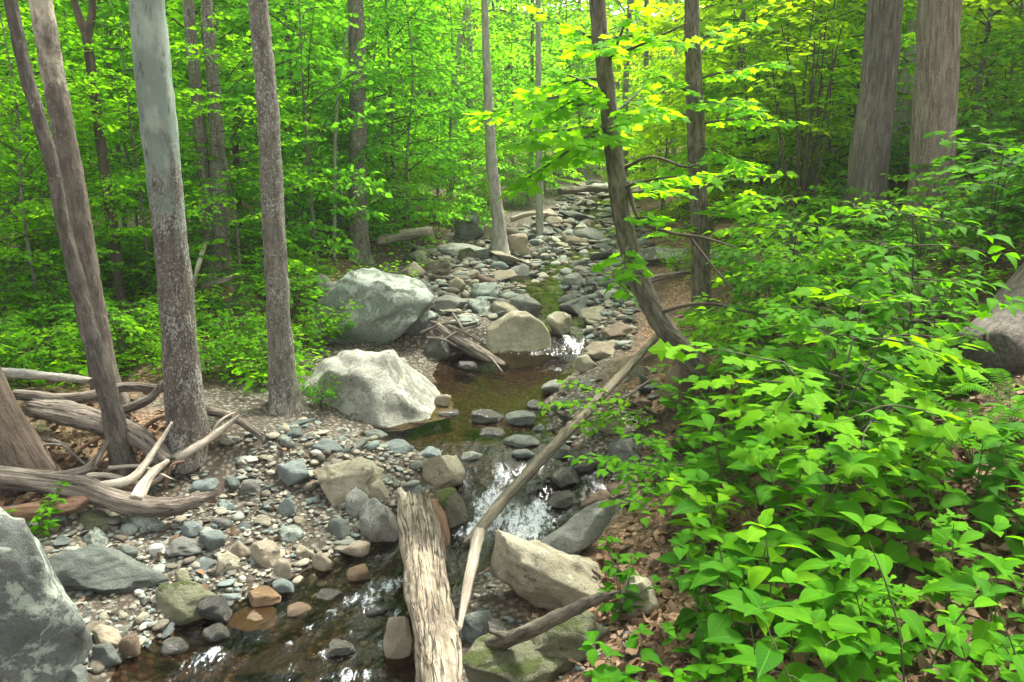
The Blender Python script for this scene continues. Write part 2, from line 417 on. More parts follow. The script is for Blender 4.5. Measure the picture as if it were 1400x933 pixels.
# water sheet
wy = graded(-8, 60, .8, 8.6, .025, 1.04)
ws = np.linspace(0, 1, 64)
WY, WS = np.meshgrid(wy, ws, indexing='ij')
wl = np.interp(WY, EY, EL) - .28; wr = np.interp(WY, EY, ER) + .28
WX = wl + (wr - wl) * WS
FOAM = [(688, 652, 26), (700, 715, 40), (735, 712, 26), (660, 690, 18), (632, 732, 14), (680, 690, 20), (716, 725, 26), (782, 470, 12), (790, 480, 10), (764, 506, 10), (773, 460, 8),
        (512, 806, 22), (545, 800, 14), (478, 822, 12), (500, 830, 12), (450, 840, 10), (268, 908, 20), (300, 893, 12), (330, 905, 8), (392, 885, 8), (448, 895, 14), (500, 925, 14), (520, 880, 9), (480, 870, 8), (420, 860, 9), (540, 840, 12), (560, 790, 10), (395, 915, 9), (360, 872, 7), (800, 350, 8), (815, 330, 6),
        (775, 330, 6), (740, 690, 12), (655, 720, 16), (808, 400, 7), (470, 925, 18)]
foam = np.zeros_like(WX); 
for u, v, r in FOAM:
    p = Pw(u, v); t = np.linalg.norm(p - CAM); rr = r * t / F
    foam += np.exp(-(((WX - p[0]) / rr) ** 2 + ((WY - p[1]) / (rr * 1.25)) ** 2))
foam = np.clip(foam, 0, 1.2)
rip = np.clip(np.interp(WY, [0, 3.9, 4.1, 4.6, 4.9, 6.3, 6.6, 7, 8, 60], [.8, .8, .9, 1, .3, .15, .6, .9, .5, .5]) + foam * .3, 0, 1)
WZ = zw(WY) + rip * .045 * fbm(WX * 7, WY * 4, 3) + foam * .05 * (fbm(WX * 16, WY * 8, 4) + .15)
wi = np.arange(WX.size).reshape(WX.shape)
wf = np.stack([wi[:-1, :-1], wi[:-1, 1:], wi[1:, 1:], wi[1:, :-1]], -1).reshape(-1, 4)
me = mesh_np('water', np.stack([WX, WY, WZ], -1).reshape(-1, 3), [wf], attrs={'foam': foam.ravel(), 'ripple': rip.ravel()})
tag(link('water', me, [M['water']]), kind='structure')

# ------------------------------------------------------------------ rocks
_ico = {}
def ico(n):
    if n not in _ico:
        bm = bmesh.new(); bmesh.ops.create_icosphere(bm, subdivisions=n, radius=1)
        _ico[n] = (np.array([v.co[:] for v in bm.verts]), np.array([[v.index for v in f.verts] for f in bm.faces]))
        bm.free()
    return _ico[n]
def rock_verts(seed, sub, dims, ncut=9, lump=.28, fine=.035, tilt=0, rz=None, crease=0, dcut=(.5, .9)):
    g = random.Random(seed); V, Fc = ico(sub)
    o = Vector((seed * 3.7 % 91, seed * 1.3 % 57, seed * 7.7 % 33))
    r = np.array([1 + lump * mnoise.noise(Vector(p) * 1.3 + o) + lump * .5 * mnoise.noise(Vector(p) * 2.6 + o) for p in V])
    Q = V * r[:, None]
    for _ in range(ncut):
        n = np.array([g.gauss(0, 1), g.gauss(0, 1), g.gauss(0, .9)]); n /= np.linalg.norm(n)
        d = g.uniform(*dcut)
        ov = np.maximum(Q @ n - d, 0)
        Q = Q - (ov * .93)[:, None] * n[None]
    a = g.uniform(0, 6.28) if rz is None else rz
    c, s = math.cos(a), math.sin(a)
    Q = Q @ np.array([[c, s, 0], [-s, c, 0], [0, 0, 1]])
    if tilt:
        c, s = math.cos(tilt), math.sin(tilt)
        D = np.array([1, .8, .34]); Q = Q * D
        Q = Q @ np.array([[c, 0, s], [0, 1, 0], [-s, 0, c]])
    lo, hi = Q.min(0), Q.max(0)
    Q = (Q - (lo + hi) / 2) / (hi - lo) * np.array(dims)
    if fine:
        L = max(dims)
        N = V / np.linalg.norm(V, axis=1)[:, None]
        f = np.array([mnoise.fractal(Vector(p) * (5.0 / L) + o, .9, 2.1, 5) for p in Q])
        if crease:
            f = f - crease * np.array([max(0, 1 - abs(mnoise.noise(Vector(p) * (2.2 / L) + o * 2)) * 14) for p in Q])
        Q = Q + N * (f * fine * min(dims) * 2)[:, None]
    return Q, Fc
RN = {'rock_pale': 'pale grey-green', 'rock_flat': 'pale mottled', 'rock_lichen': 'dark lichened', 'rock_grey': 'grey', 'rock_slate': 'dark slate', 'rock_blue': 'blue-green',
      'rock_tan': 'tan', 'rock_buff': 'buff', 'rock_white': 'whitish', 'rock_moss': 'mossy', 'rock_green': 'olive green', 'rock_wet': 'wet black', 'rock_orange': 'rusty orange', 'rock_brown': 'brown'}
TAKEN = []
_seed = [100]
def boulder(u0, v0, u1, v1, mat, label=None, dr=.8, tilt=0, sub=4, ncut=9, fine=.035, lump=.28, sink=.25, name='boulder', land=None, rz=None, hmul=1, crease=0, group=None, skirt=.22, dome=False):
    _seed[0] += 1
    uc = (u0 + u1) / 2
    p = P(uc, v1 - .08 * (v1 - v0))
    d = p - Vector(CAM); dep = proj(p)[2]; s = dep / F
    A = math.atan2(-d.z, math.hypot(d.x, d.y))
    W = (u1 - u0) * s; Hp = (v1 - v0) * s; D = W * dr
    q = 1 + .42 * D / dep; W *= q; Hp *= q
    h = max((Hp - .62 * D * math.sin(A)) / math.cos(A), .3 * Hp) * hmul
    sz = h * (1 + sink)
    c = Vector((p.x, p.y, 0)) + Vector((d.x, d.y, 0)).normalized() * D * .42
    zb = p.z + .0 - h * sink
    big = label is not None and (u1 - u0) > 60
    Q, Fc = rock_verts(_seed[0], 5 if big else sub, (W, D, sz), ncut, lump, fine, tilt, rz, crease)
    if dome:     # a broad mass whose widest outline lies at the ground
        zq = Q[:, 2] / (sz / 2); tz = np.where(zq < -.15, -.15 + (zq + .15) * .12, zq)
        sp_ = np.where(zq < -.15, 1.0 / np.sqrt(np.maximum(1 - np.minimum(.97, zq * zq), .12)), 1.0); Q[:, 0] *= np.minimum(sp_, 1.25); Q[:, 1] *= np.minimum(sp_, 1.25)
        Q[:, 2] = (tz - tz.min()) / np.ptp(tz) * sz - sz / 2
    zz = np.clip(-Q[:, 2] / (sz / 2), -.2, 1) + .2
    k_ = 1 + skirt * zz; Q[:, 0] *= k_; Q[:, 1] *= k_
    Q[:, 0] *= W / np.ptp(Q[:, 0]); Q[:, 1] *= D / np.ptp(Q[:, 1]); Q[:, 0] -= (Q[:, 0].max() + Q[:, 0].min()) / 2
    me = mesh_np(name, Q, [Fc])
    if name == 'stone': zb += max(0, float(zw(c.y)) - p.z) * .8
    o = link(name, me, [M[mat]], None, (c.x, c.y, zb + sz / 2))
    TAKEN.append((c.x, c.y, W * .5))
    if label: tag(o, label, 'boulder' if name == 'boulder' else 'stone', group)
    else:
        flat = 'flat ' if h < .45 * W else ('upright ' if h > .9 * W else 'rounded ')
        AUTO.append((o, RN[mat], flat, W, uc, (v0 + v1) / 2, name))
        o['group'] = 'stones along the stream'
    if land: LAND.append((land, uc, (v0 + v1) / 2))
    return o

BIG = 'boulders'
boulder(431, 371, 599, 483, 'rock_pale', 'largest rounded grey-green boulder with pale lichen, at the head of the pool', .85, land='the largest lichened boulder', ncut=7, lump=.22, fine=.03, crease=.25)
boulder(392, 476, 624, 584, 'rock_flat', 'broad pale flat-topped boulder with dark blotches sloping into the brown pool', .8, land='the pale flat boulder', ncut=7, lump=.2, fine=.035, crease=.5, skirt=.25, sink=.14, dome=True)
boulder(659, 428, 760, 506, 'rock_buff', 'smooth buff egg-shaped boulder beside the driftwood in midstream', .8, land='the buff egg-shaped boulder', ncut=2, lump=.13, fine=.02)
boulder(-40, 716, 128, 985, 'rock_lichen', 'huge lichen-spotted grey boulder cut by the lower left corner', 1.1, land='the corner boulder', ncut=8, fine=.025, hmul=1.0, crease=.3)
boulder(72, 755, 230, 820, 'rock_slate', 'long lens-shaped dark slate stone next to the corner boulder', .5, land='the lens-shaped slate', ncut=6, rz=0, lump=.2, hmul=1.1)
boulder(668, 728, 872, 848, 'rock_buff', 'big buff slab with an undercut edge on the right bank', .62, land='the big buff slab', ncut=16, fine=.035, crease=.5, tilt=-.22, lump=.34)
boulder(727, 690, 842, 772, 'rock_grey', 'grey grained slab tilted up against the big buff slab', .55, tilt=.55, land='the tilted grained slab', ncut=8)
boulder(722, 838, 830, 925, 'rock_green', 'olive green angular rock below the dead branch', .8, land='the olive rock', ncut=12)
boulder(630, 880, 790, 965, 'rock_green', 'wide olive green slab cut by the bottom edge right of the log', .8, ncut=10)
boulder(576, 620, 636, 673, 'rock_buff', 'squat buff boulder standing at the lip of the small cascade', .85, land='the squat cascade boulder', ncut=6, lump=.2)
boulder(433, 627, 526, 694, 'rock_buff', 'rough buff boulder half buried in the gravel bar', .8, land='the half buried boulder', ncut=9)
boulder(492, 687, 548, 757, 'rock_flat', 'pale speckled boulder tucked against the log end', .9, land='the speckled boulder', ncut=8)
boulder(585, 676, 642, 750, 'rock_moss', 'dark mossy rock behind the log end beside the cascade', .8, land='the mossy rock', ncut=6)
boulder(376, 632, 428, 671, 'rock_blue', 'angular blue-green stone, largest on top of the gravel bar', .8, land='the blue-green stone', ncut=12, lump=.15)
boulder(424, 378, 468, 422, 'rock_grey', 'grey boulder peeping out behind the largest lichened boulder', .8)
boulder(619, 297, 662, 330, 'rock_slate', 'dark upright rock in shade beneath the far foliage', .8, land='the shaded upright rock')
boulder(670, 632, 752, 676, 'rock_wet', 'wet dark rock splashed by the cascade under the leaning pole', .8, land='the splashed dark rock', ncut=7)
boulder(874, 338, 945, 366, 'rock_flat', 'pale flat boulder seen between the two leaning right trunks', .8, land='the pale boulder between trunks')
boulder(686, 320, 726, 351, 'rock_tan', 'tan block at the foot of the slim curved trunk', .8)
boulder(905, 500, 952, 566, 'rock_brown', 'brown upright stone on the right bank under leaves', .8)
boulder(330, 893, 420, 945, 'rock_wet', 'dark wet rock breaking the water at the bottom edge', .8)
boulder(526, 850, 566, 922, 'rock_tan', 'tan block propping the left side of the weathered log', .8)
for b in [(485, 437, 520, 470, 'rock_slate'), (580, 459, 618, 496, 'rock_wet'), (594, 549, 618, 568, 'rock_tan'), (638, 387, 684, 414, 'rock_pale'), (695, 405, 742, 436, 'rock_grey'),
          (746, 439, 782, 474, 'rock_buff'), (571, 355, 617, 379, 'rock_moss'), (614, 380, 637, 401, 'rock_buff'), (654, 308, 688, 330, 'rock_tan'), (625, 340, 653, 359, 'rock_moss'),
          (598, 333, 668, 350, 'rock_flat'), (767, 376, 801, 395, 'rock_grey'), (820, 441, 871, 467, 'rock_brown'), (798, 468, 853, 491, 'rock_tan'), (785, 486, 818, 510, 'rock_buff'),
          (645, 576, 690, 600, 'rock_wet'), (690, 575, 733, 601, 'rock_slate'), (474, 671, 512, 713, 'rock_grey'), (494, 657, 535, 693, 'rock_buff'), (380, 681, 406, 711, 'rock_blue'),
          (444, 710, 482, 740, 'rock_slate'), (380, 720, 416, 744, 'rock_pale'), (468, 753, 506, 781, 'rock_tan'), (398, 747, 432, 769, 'rock_buff'), (474, 792, 510, 823, 'rock_orange'),
          (375, 808, 406, 834, 'rock_blue'), (429, 765, 456, 793, 'rock_tan'), (519, 602, 566, 623, 'rock_blue'), (571, 612, 605, 629, 'rock_blue'), (630, 632, 668, 649, 'rock_grey'),
          (688, 613, 738, 635, 'rock_slate'), (750, 622, 780, 645, 'rock_slate'), (774, 637, 818, 668, 'rock_wet'), (725, 590, 746, 604, 'rock_blue'), (807, 563, 861, 597, 'rock_buff'),
          (628, 837, 682, 880, 'rock_slate'), (216, 808, 302, 866, 'rock_green'), (180, 702, 230, 733, 'rock_pale'), (109, 700, 156, 727, 'rock_green'), (230, 737, 283, 763, 'rock_grey'),
          (272, 729, 309, 758, 'rock_blue'), (308, 739, 346, 767, 'rock_tan'), (342, 741, 385, 780, 'rock_tan'), (296, 757, 331, 787, 'rock_buff'), (374, 766, 399, 799, 'rock_tan'),
          (337, 824, 389, 853, 'rock_orange'), (311, 863, 385, 887, 'rock_brown'), (280, 880, 318, 908, 'rock_wet'), (272, 837, 320, 880, 'rock_wet'), (124, 858, 166, 890, 'rock_tan'),
          (165, 872, 193, 906, 'rock_brown'), (129, 882, 168, 918, 'rock_slate'), (72, 905, 128, 940, 'rock_slate'), (204, 745, 227, 763, 'rock_white'), (248, 714, 278, 738, 'rock_blue'),
          (238, 780, 264, 806, 'rock_green'), (845, 790, 900, 850, 'rock_buff'), (700, 580, 720, 592, 'rock_grey'), (830, 600, 880, 640, 'rock_grey'), (792, 670, 840, 700, 'rock_brown'),
          (155, 745, 190, 770, 'rock_slate'), (425, 600, 470, 622, 'rock_blue'), (330, 655, 362, 680, 'rock_grey'), (262, 655, 300, 675, 'rock_blue'), (750, 660, 795, 690, 'rock_wet'),
          (655, 850, 700, 890, 'rock_wet'), (590, 405, 640, 430, 'rock_grey'), (560, 385, 590, 410, 'rock_slate'), (612, 430, 655, 448, 'rock_pale'), (690, 470, 720, 485, 'rock_wet'),
          (560, 690, 600, 720, 'rock_tan'), (960, 340, 1000, 365, 'rock_flat'), (540, 425, 600, 470, 'rock_lichen'), (497, 588, 530, 602, 'rock_slate'), (600, 575, 628, 588, 'rock_wet'), (625, 508, 655, 522, 'rock_wet'), (738, 520, 775, 540, 'rock_grey'), (755, 545, 790, 565, 'rock_slate'), (720, 556, 745, 570, 'rock_wet'), (655, 602, 690, 618, 'rock_wet'), (700, 632, 730, 650, 'rock_slate'), (770, 575, 805, 597, 'rock_buff'), (745, 690, 790, 715, 'rock_wet'), (430, 830, 470, 850, 'rock_wet'), (395, 850, 430, 872, 'rock_brown'), (500, 850, 530, 870, 'rock_wet'), (225, 895, 262, 920, 'rock_wet'), (445, 900, 490, 930, 'rock_wet'), (560, 630, 580, 645, 'rock_slate')]:
    boulder(*b, sub=4 if b[2] - b[0] > 40 else 3, ncut=8, name='stone')

def inpoly(u, v, poly):
    c = False; j = len(poly) - 1
    for i in range(len(poly)):
        (a, b), (d, e) = poly[i], poly[j]
        if (b > v) != (e > v) and u < (d - a) * (v - b) / (e - b) + a: c = not c
        j = i
    return c
G1 = [(300, 600), (420, 575), (480, 590), (560, 620), (600, 690), (530, 740), (470, 790), (330, 830), (200, 890), (90, 933), (110, 800), (50, 760), (60, 700), (290, 680), (330, 640)]
G2 = [(560, 345), (640, 330), (700, 318), (765, 280), (790, 252), (860, 250), (890, 330), (880, 400), (860, 480), (760, 460), (700, 440), (600, 430), (560, 380)]
G3 = [(690, 570), (760, 530), (900, 500), (900, 600), (850, 700), (760, 680), (700, 610)]
G4 = [(230, 860), (420, 800), (540, 790), (540, 930), (200, 930)]
G5 = [(640, 760), (720, 840), (850, 840), (900, 930), (640, 930)]
G6 = [(0, 600), (60, 640), (290, 640), (290, 700), (60, 720), (0, 720)]
MIXES = {'a': ['rock_blue', 'rock_grey', 'rock_buff', 'rock_tan', 'rock_slate', 'rock_pale', 'rock_blue'], 'b': ['rock_grey', 'rock_buff', 'rock_pale', 'rock_slate', 'rock_wet', 'rock_tan', 'rock_brown', 'rock_grey'],
         'c': ['rock_wet', 'rock_slate', 'rock_grey', 'rock_brown', 'rock_buff'], 'd': ['rock_wet', 'rock_orange', 'rock_brown', 'rock_wet']}
cob = []
for i in range(14):
    Q, Fc = rock_verts(900 + i, 3, (1, R.uniform(.55, .95), R.uniform(.22, .6)), 14, .30, .03, dcut=(.34, .72))
    cob.append(mesh_np('stone', Q, [Fc]))
small_things = 0
def scatter_stones(poly, n, pxr, mix, cap):
    global small_things
    us = [p[0] for p in poly]; vs = [p[1] for p in poly]; k = 0; tries = 0
    while k < n and tries < n * 30:
        tries += 1
        u = R.uniform(min(us), max(us)); v = R.uniform(min(vs), max(vs))
        if not inpoly(u, v, poly): continue
        p = P(u, v); dep = proj(p)[2]
        w = (pxr[0] + (pxr[1] - pxr[0]) * R.random() ** 2.2) * dep / F
        if any((p.x - a) ** 2 + (p.y - b) ** 2 < (r * .7 + w * .36) ** 2 for a, b, r in TAKEN): continue
        if zw(p.y) - p.z > .05 and w < .1 and R.random() < .6: continue
        mt = R.choice(MIXES[mix]); me = R.choice(cob)
        o = link('stone', me, [M[mt]])
        o.location = (p.x, p.y, p.z + w * .07); o.scale = (w, w, w * R.uniform(.75, 1.2))
        o.rotation_euler = (R.gauss(0, .22), R.gauss(0, .22), R.uniform(0, 6.28))
        TAKEN.append((p.x, p.y, w * .45)); k += 1
        AUTO.append((o, RN[mt], R.choice(['']), w, u, v, 'stone')); o['group'] = 'stones along the stream'
for po, n, px, mx in ((G2, 104, (18, 60), 'b'), (G1, 72, (16, 40), 'a'), (G3, 44, (14, 44), 'c'), (G4, 14, (14, 36), 'd'), (G5, 12, (14, 36), 'c'), (G6, 6, (14, 28), 'a')):
    scatter_stones(po, n, px, mx, n)

# gravel: nobody could count it
def gravel(name, specs, label):
    V1, F1 = ico(2); Vs = []; Fs = []; T = []; base = 0
    temps = []
    for i in range(8):
        Q, _ = rock_verts(700 + i, 2, (1, R.uniform(.5, .95), R.uniform(.2, .6)), 14, .3, 0); temps.append(Q)
    for (poly, n, pxr, lo) in specs:
        us = [p[0] for p in poly]; vs = [p[1] for p in poly]; k = 0
        uv = [(R.uniform(min(us), max(us)), R.uniform(min(vs), max(vs))) for _ in range(n * 3)]
        uv = [q for q in uv if inpoly(*q, poly)][:n]
        for u, v in uv:
            p = Pq(u, v); 
            if p is None: continue
            dep = proj(p)[2]
            w = (pxr[0] + (pxr[1] - pxr[0]) * R.random() ** 3.4) * dep / F
            if zw(p[1]) - p[2] > .03 and R.random() < lo: continue
            a = R.uniform(0, 6.28); c, s = math.cos(a), math.sin(a)
            t = R.gauss(0, .3); ct, st_ = math.cos(t), math.sin(t)
            Q = R.choice(temps) @ np.array([[1, 0, 0], [0, ct, st_], [0, -st_, ct]]) @ np.array([[c, s, 0], [-s, c, 0], [0, 0, 1]])
            Vs.append(Q * w + np.array([p[0], p[1], p[2] + w * .12])); Fs.append(F1 + base); base += len(V1); T.append(np.full(len(V1), R.random()))
    me = mesh_np(name, np.concatenate(Vs), [np.concatenate(Fs)], attrs={'tone': np.concatenate(T)})
    return tag(link(name, me, [M['gravel']]), label, 'gravel', None, 'stuff')
# fast ground lookup on a pixel lattice
_lat = {}
def Pq(u, v):
    k = (int(u // 6), int(v // 6))
    if k not in _lat:
        p = P(k[0] * 6 + 3, k[1] * 6 + 3); _lat[k] = (proj(p)[2])
    d = ray(u, v); p = CAM + d * _lat[k]
    for _ in range(4):
        dz = p[2] - Hs(p[0], p[1]); p = p + d * (dz / max(.15, -d[2])) * .7
    if abs(p[2] - Hs(p[0], p[1])) > .05: return None
    return p
gravel('gravel', [(G1, 3000, (2, 13), .75), (G1, 420, (9, 27), .6), (G2, 3000, (4, 19), .35), (G2, 160, (14, 32), .2), (G3, 500, (3, 14), .8), (G5, 220, (4, 16), .5), (G6, 500, (3, 14), .5), (G4, 160, (4, 14), .3)],
       'loose grey tan and blue-green gravel between the stones')

# ------------------------------------------------------------------ tubes: trunks, logs, sticks
def crom(P_, n):
    P_ = [np.array(p, float) for p in P_]
    if len(P_) == 2: P_ = [P_[0], (P_[0] * 2 + P_[1]) / 3, (P_[0] + P_[1] * 2) / 3, P_[1]]
    Q = [2 * P_[0] - P_[1]] + P_ + [2 * P_[-1] - P_[-2]]
    seg = len(P_) - 1; out = []
    for t in np.linspace(0, seg - 1e-6, n):
        i = int(t); f = t - i; a, b, c, d = Q[i:i + 4]
        out.append(.5 * (2 * b + (c - a) * f + (2 * a - 5 * b + 4 * c - d) * f * f + (3 * b - a - 3 * c + d) * f ** 3))
    return np.array(out)
def tube(pts, radii, segs=24, n=None, seed=0, lump=.08, ridge=0, rk=5, flare=0, jag=(0, 0), kinks=0, caps=True):
    """pts base->tip. Returns V, faces(list), grain"""
    data = [list(p) + [r] for p, r in zip(pts, radii)]
    length = sum(np.linalg.norm(np.array(pts[i + 1]) - np.array(pts[i])) for i in range(len(pts) - 1))
    n = n or int(max(6, min(260, length / (np.mean(radii) * .45))))
    C4 = crom(data, n); C = C4[:, :3]; r = C4[:, 3]
    s = np.concatenate([[0], np.cumsum(np.linalg.norm(np.diff(C, axis=0), axis=1))])
    T = np.gradient(C, axis=0); T /= np.linalg.norm(T, axis=1)[:, None] + 1e-9
    up = np.array([0, 1.0, 0]) if abs(T[0][1]) < .8 else np.array([1.0, 0, 0])
    A = np.cross(T[0], up); A /= np.linalg.norm(A)
    V = []; G = []
    o = Vector((seed * 5.3 % 71, seed * 2.9 % 83, 0))
    for i in range(n):
        A = A - T[i] * (A @ T[i]); A /= np.linalg.norm(A); B = np.cross(T[i], A)
        fl = 1 + flare * math.exp(-s[i] / (r[0] * 1.1)) if flare else 1
        for j in range(segs):
            th = 2 * math.pi * j / segs; c_, s_ = math.cos(th), math.sin(th)
            q = Vector((c_ * 1.1, s_ * 1.1, s[i] / (r[i] * 3.5))) + o
            k = 1 + lump * 1.6 * mnoise.noise(q)
            if ridge:
                q2 = Vector((c_ * rk, s_ * rk, s[i] / r[i] * .55)) + o
                k += ridge * (abs(mnoise.noise(q2)) * 2 - .5) + ridge * .5 * mnoise.noise(q2 * 2.3)
            if flare: k *= 1 + (fl - 1) * (.75 + .6 * math.sin(th * 3 + seed + mnoise.noise(q) * 2) * .9)
            rr = r[i] * k
            off = 0
            if i == 0 and jag[0]: off = -jag[0] * abs(mnoise.noise(Vector((c_ * 4, s_ * 4, seed)))) * 2
            if i >= n - 2 and jag[1]: off = jag[1] * (abs(mnoise.noise(Vector((c_ * 4, s_ * 4, seed + 9)))) * 2 - .2)
            V.append(C[i] + (A * c_ + B * s_) * rr + T[i] * off); G.append((r[i] * c_, r[i] * s_, s[i]))
    ix = np.arange(n * segs).reshape(n, segs); nx_ = np.roll(ix, -1, 1)
    fq = np.stack([ix[:-1], nx_[:-1], nx_[1:], ix[1:]], -1).reshape(-1, 4)
    fc = [fq]
    if caps:
        b = len(V); V.append(C[0] + T[0] * jag[0] * .4); V.append(C[-1] - T[-1] * jag[1] * .8); G.append((0, 0, 0)); G.append((0, 0, s[-1]))
        fc.append(np.stack([np.full(segs, b), nx_[0], ix[0]], -1)); fc.append(np.stack([np.full(segs, b + 1), ix[-1], nx_[-1]], -1))
    return np.array(V), fc, np.array(G)
def join(parts):
    V = []; Fq = []; Ft = []; G = []; b = 0
    for v, fs, g in parts:
        V.append(v); G.append(g)
        for f in fs: (Fq if f.shape[1] == 4 else Ft).append(f + b)
        b += len(v)
    return np.concatenate(V), [np.concatenate(x) for x in (Fq, Ft) if x], np.concatenate(G)
def tube_mesh(name, parts):
    V, f, g = join(parts); return mesh_np(name, V, f, attrs={'grain': g})

def ground_pts(px):
    """(u, v, lift) on the ground, or (u, v, y, None) at depth y"""
    out = []
    for q in px:
        if len(q) == 4: out.append(at_y(q[0], q[1], q[2]))
        else:
            p = P(q[0], q[1]); d = Vector(ray(q[0], q[1]))
            if q[2]:   # raise along the view ray until the lift is reached
                t = 0
                while p.z - Hs(p.x, p.y) < q[2] and t < 200: p = p - d * .01; t += 1
            out.append(p)
    return out
def log(name, px, wpx, mat, label, cat='log', group=None, seed=1, lump=.15, ridge=.06, rk=4, segs=20, jag=(.03, .05), stubs=(), land=None, stubname='branch_stub'):
    pts = ground_pts(px); wr = [w * proj(p)[2] / F / 2 for w, p in zip(wpx, pts)]
    o0 = pts[0]
    me = tube_mesh(name, [tube([p - o0 for p in pts], wr, segs, None, seed, lump, ridge, rk, 0, jag)])
    o = link(name, me, [M[mat]], None, o0); tag(o, label, cat, group)
    for k, (spx, sw, smat) in enumerate(stubs):
        sp_ = ground_pts(spx); sr = [w * proj(p)[2] / F / 2 for w, p in zip(sw, sp_)]
        ms = tube_mesh(stubname, [tube([p - o0 for p in sp_], sr, 10, None, seed + 40 + k, .15, .05, 4, 0, (0, .01))])
        link(stubname, ms, [M[smat]], o)
    if land: LAND.append((land, sum(q[0] for q in px) / len(px), sum(q[1] for q in px) / len(px)))
    return o

# ------------------------------------------------------------------ leaves
def tmpl(kind):
    if kind == 'far':
        v = [(0, 0, 0), (.3, -.42, .05), (.68, -.34, .02), (1, 0, -.10), (.68, .34, .02), (.3, .42, .05)]
        return np.array(v), [np.array([[0, 1, 2, 3], [0, 3, 4, 5]])]
    if kind == 'near':
        st = [0, .10, .27, .47, .66, .84, 1]; w = [0, .24, .43, .45, .34, .16, 0]
        v = []; 
        for s_, w_ in zip(st, w):
            z = .07 * math.sin(s_ * 3.0) - .15 * s_ * s_
            for sg in (-1, 0, 1): v.append((s_, sg * w_, z + abs(sg) * w_ * .12))
        f = []
        for i in range(6):
            a = i * 3; b = a + 3
            f += [[a, a + 1, b + 1, b], [a + 1, a + 2, b + 2, b + 1]]
        return np.array(v), [np.array(f)]
    if kind == 'maple':
        h = [(.0, .0), (-.06, .20), (.10, .42), (.22, .30), (.42, .62), (.52, .40), (.60, .22), (.74, .24), (1.0, 0)]
        out = [(x, -y) for x, y in h] + [(x, y) for x, y in h[-2:0:-1]]
        v = [(.30, 0, .03)] + [(x, y, -.10 * abs(y) - .08 * x * x) for x, y in out]
        n = len(out)
        return np.array(v), [np.array([[0, 1 + i, 1 + (i + 1) % n] for i in range(n)])]
TM = {k: tmpl(k) for k in ('far', 'near', 'maple')}
def leaf_arrays(L, kind):
    """L: list of (pos, dir, normal, length, width, rand)"""
    v, fs = TM[kind]
    pos = np.array([q[0] for q in L]); D = np.array([q[1] for q in L]); N = np.array([q[2] for q in L])
    ln = np.array([q[3] for q in L]); wd = np.array([q[4] for q in L]); rd = np.array([q[5] for q in L])
    D /= np.linalg.norm(D, axis=1)[:, None] + 1e-9
    Sd = np.cross(N, D); Sd /= np.linalg.norm(Sd, axis=1)[:, None] + 1e-9
    N = np.cross(D, Sd)
    V = pos[:, None] + ln[:, None, None] * v[None, :, 0:1] * D[:, None] + wd[:, None, None] * v[None, :, 1:2] * Sd[:, None] + ln[:, None, None] * v[None, :, 2:3] * N[:, None]
    k = len(v); off = np.arange(len(L)) * k
    F_ = [(f[None] + off[:, None, None]).reshape(-1, f.shape[1]) for f in fs]
    return V.reshape(-1, 3), F_, np.repeat(rd, k), np.tile(v, (len(L), 1))
def foliage_mesh(name, L, kind, tubes=None):
    V, F_, rd, uv = leaf_arrays(L, kind); mi = [0] * sum(len(f) for f in F_)
    G = np.zeros_like(V)
    if tubes:
        tv, tf, tg = join(tubes); b = len(V)
        tf = [f + b for f in tf]
        V = np.concatenate([V, tv]); G = np.concatenate([G, tg]); rd = np.concatenate([rd, np.zeros(len(tv))]); uv = np.concatenate([uv, np.zeros_like(tv)])
        mi += [1] * sum(len(f) for f in tf); F_ = F_ + tf
    return mesh_np(name, V, F_, attrs={'leaf_rand': rd, 'leaf_uv': uv, 'grain': G}, mat_idx=mi)
def rvec(g, s): return np.array([g.gauss(0, s), g.gauss(0, s), g.gauss(0, s)])
def norm(v): return v / (np.linalg.norm(v) + 1e-9)
UP = np.array([0, 0, 1.0])

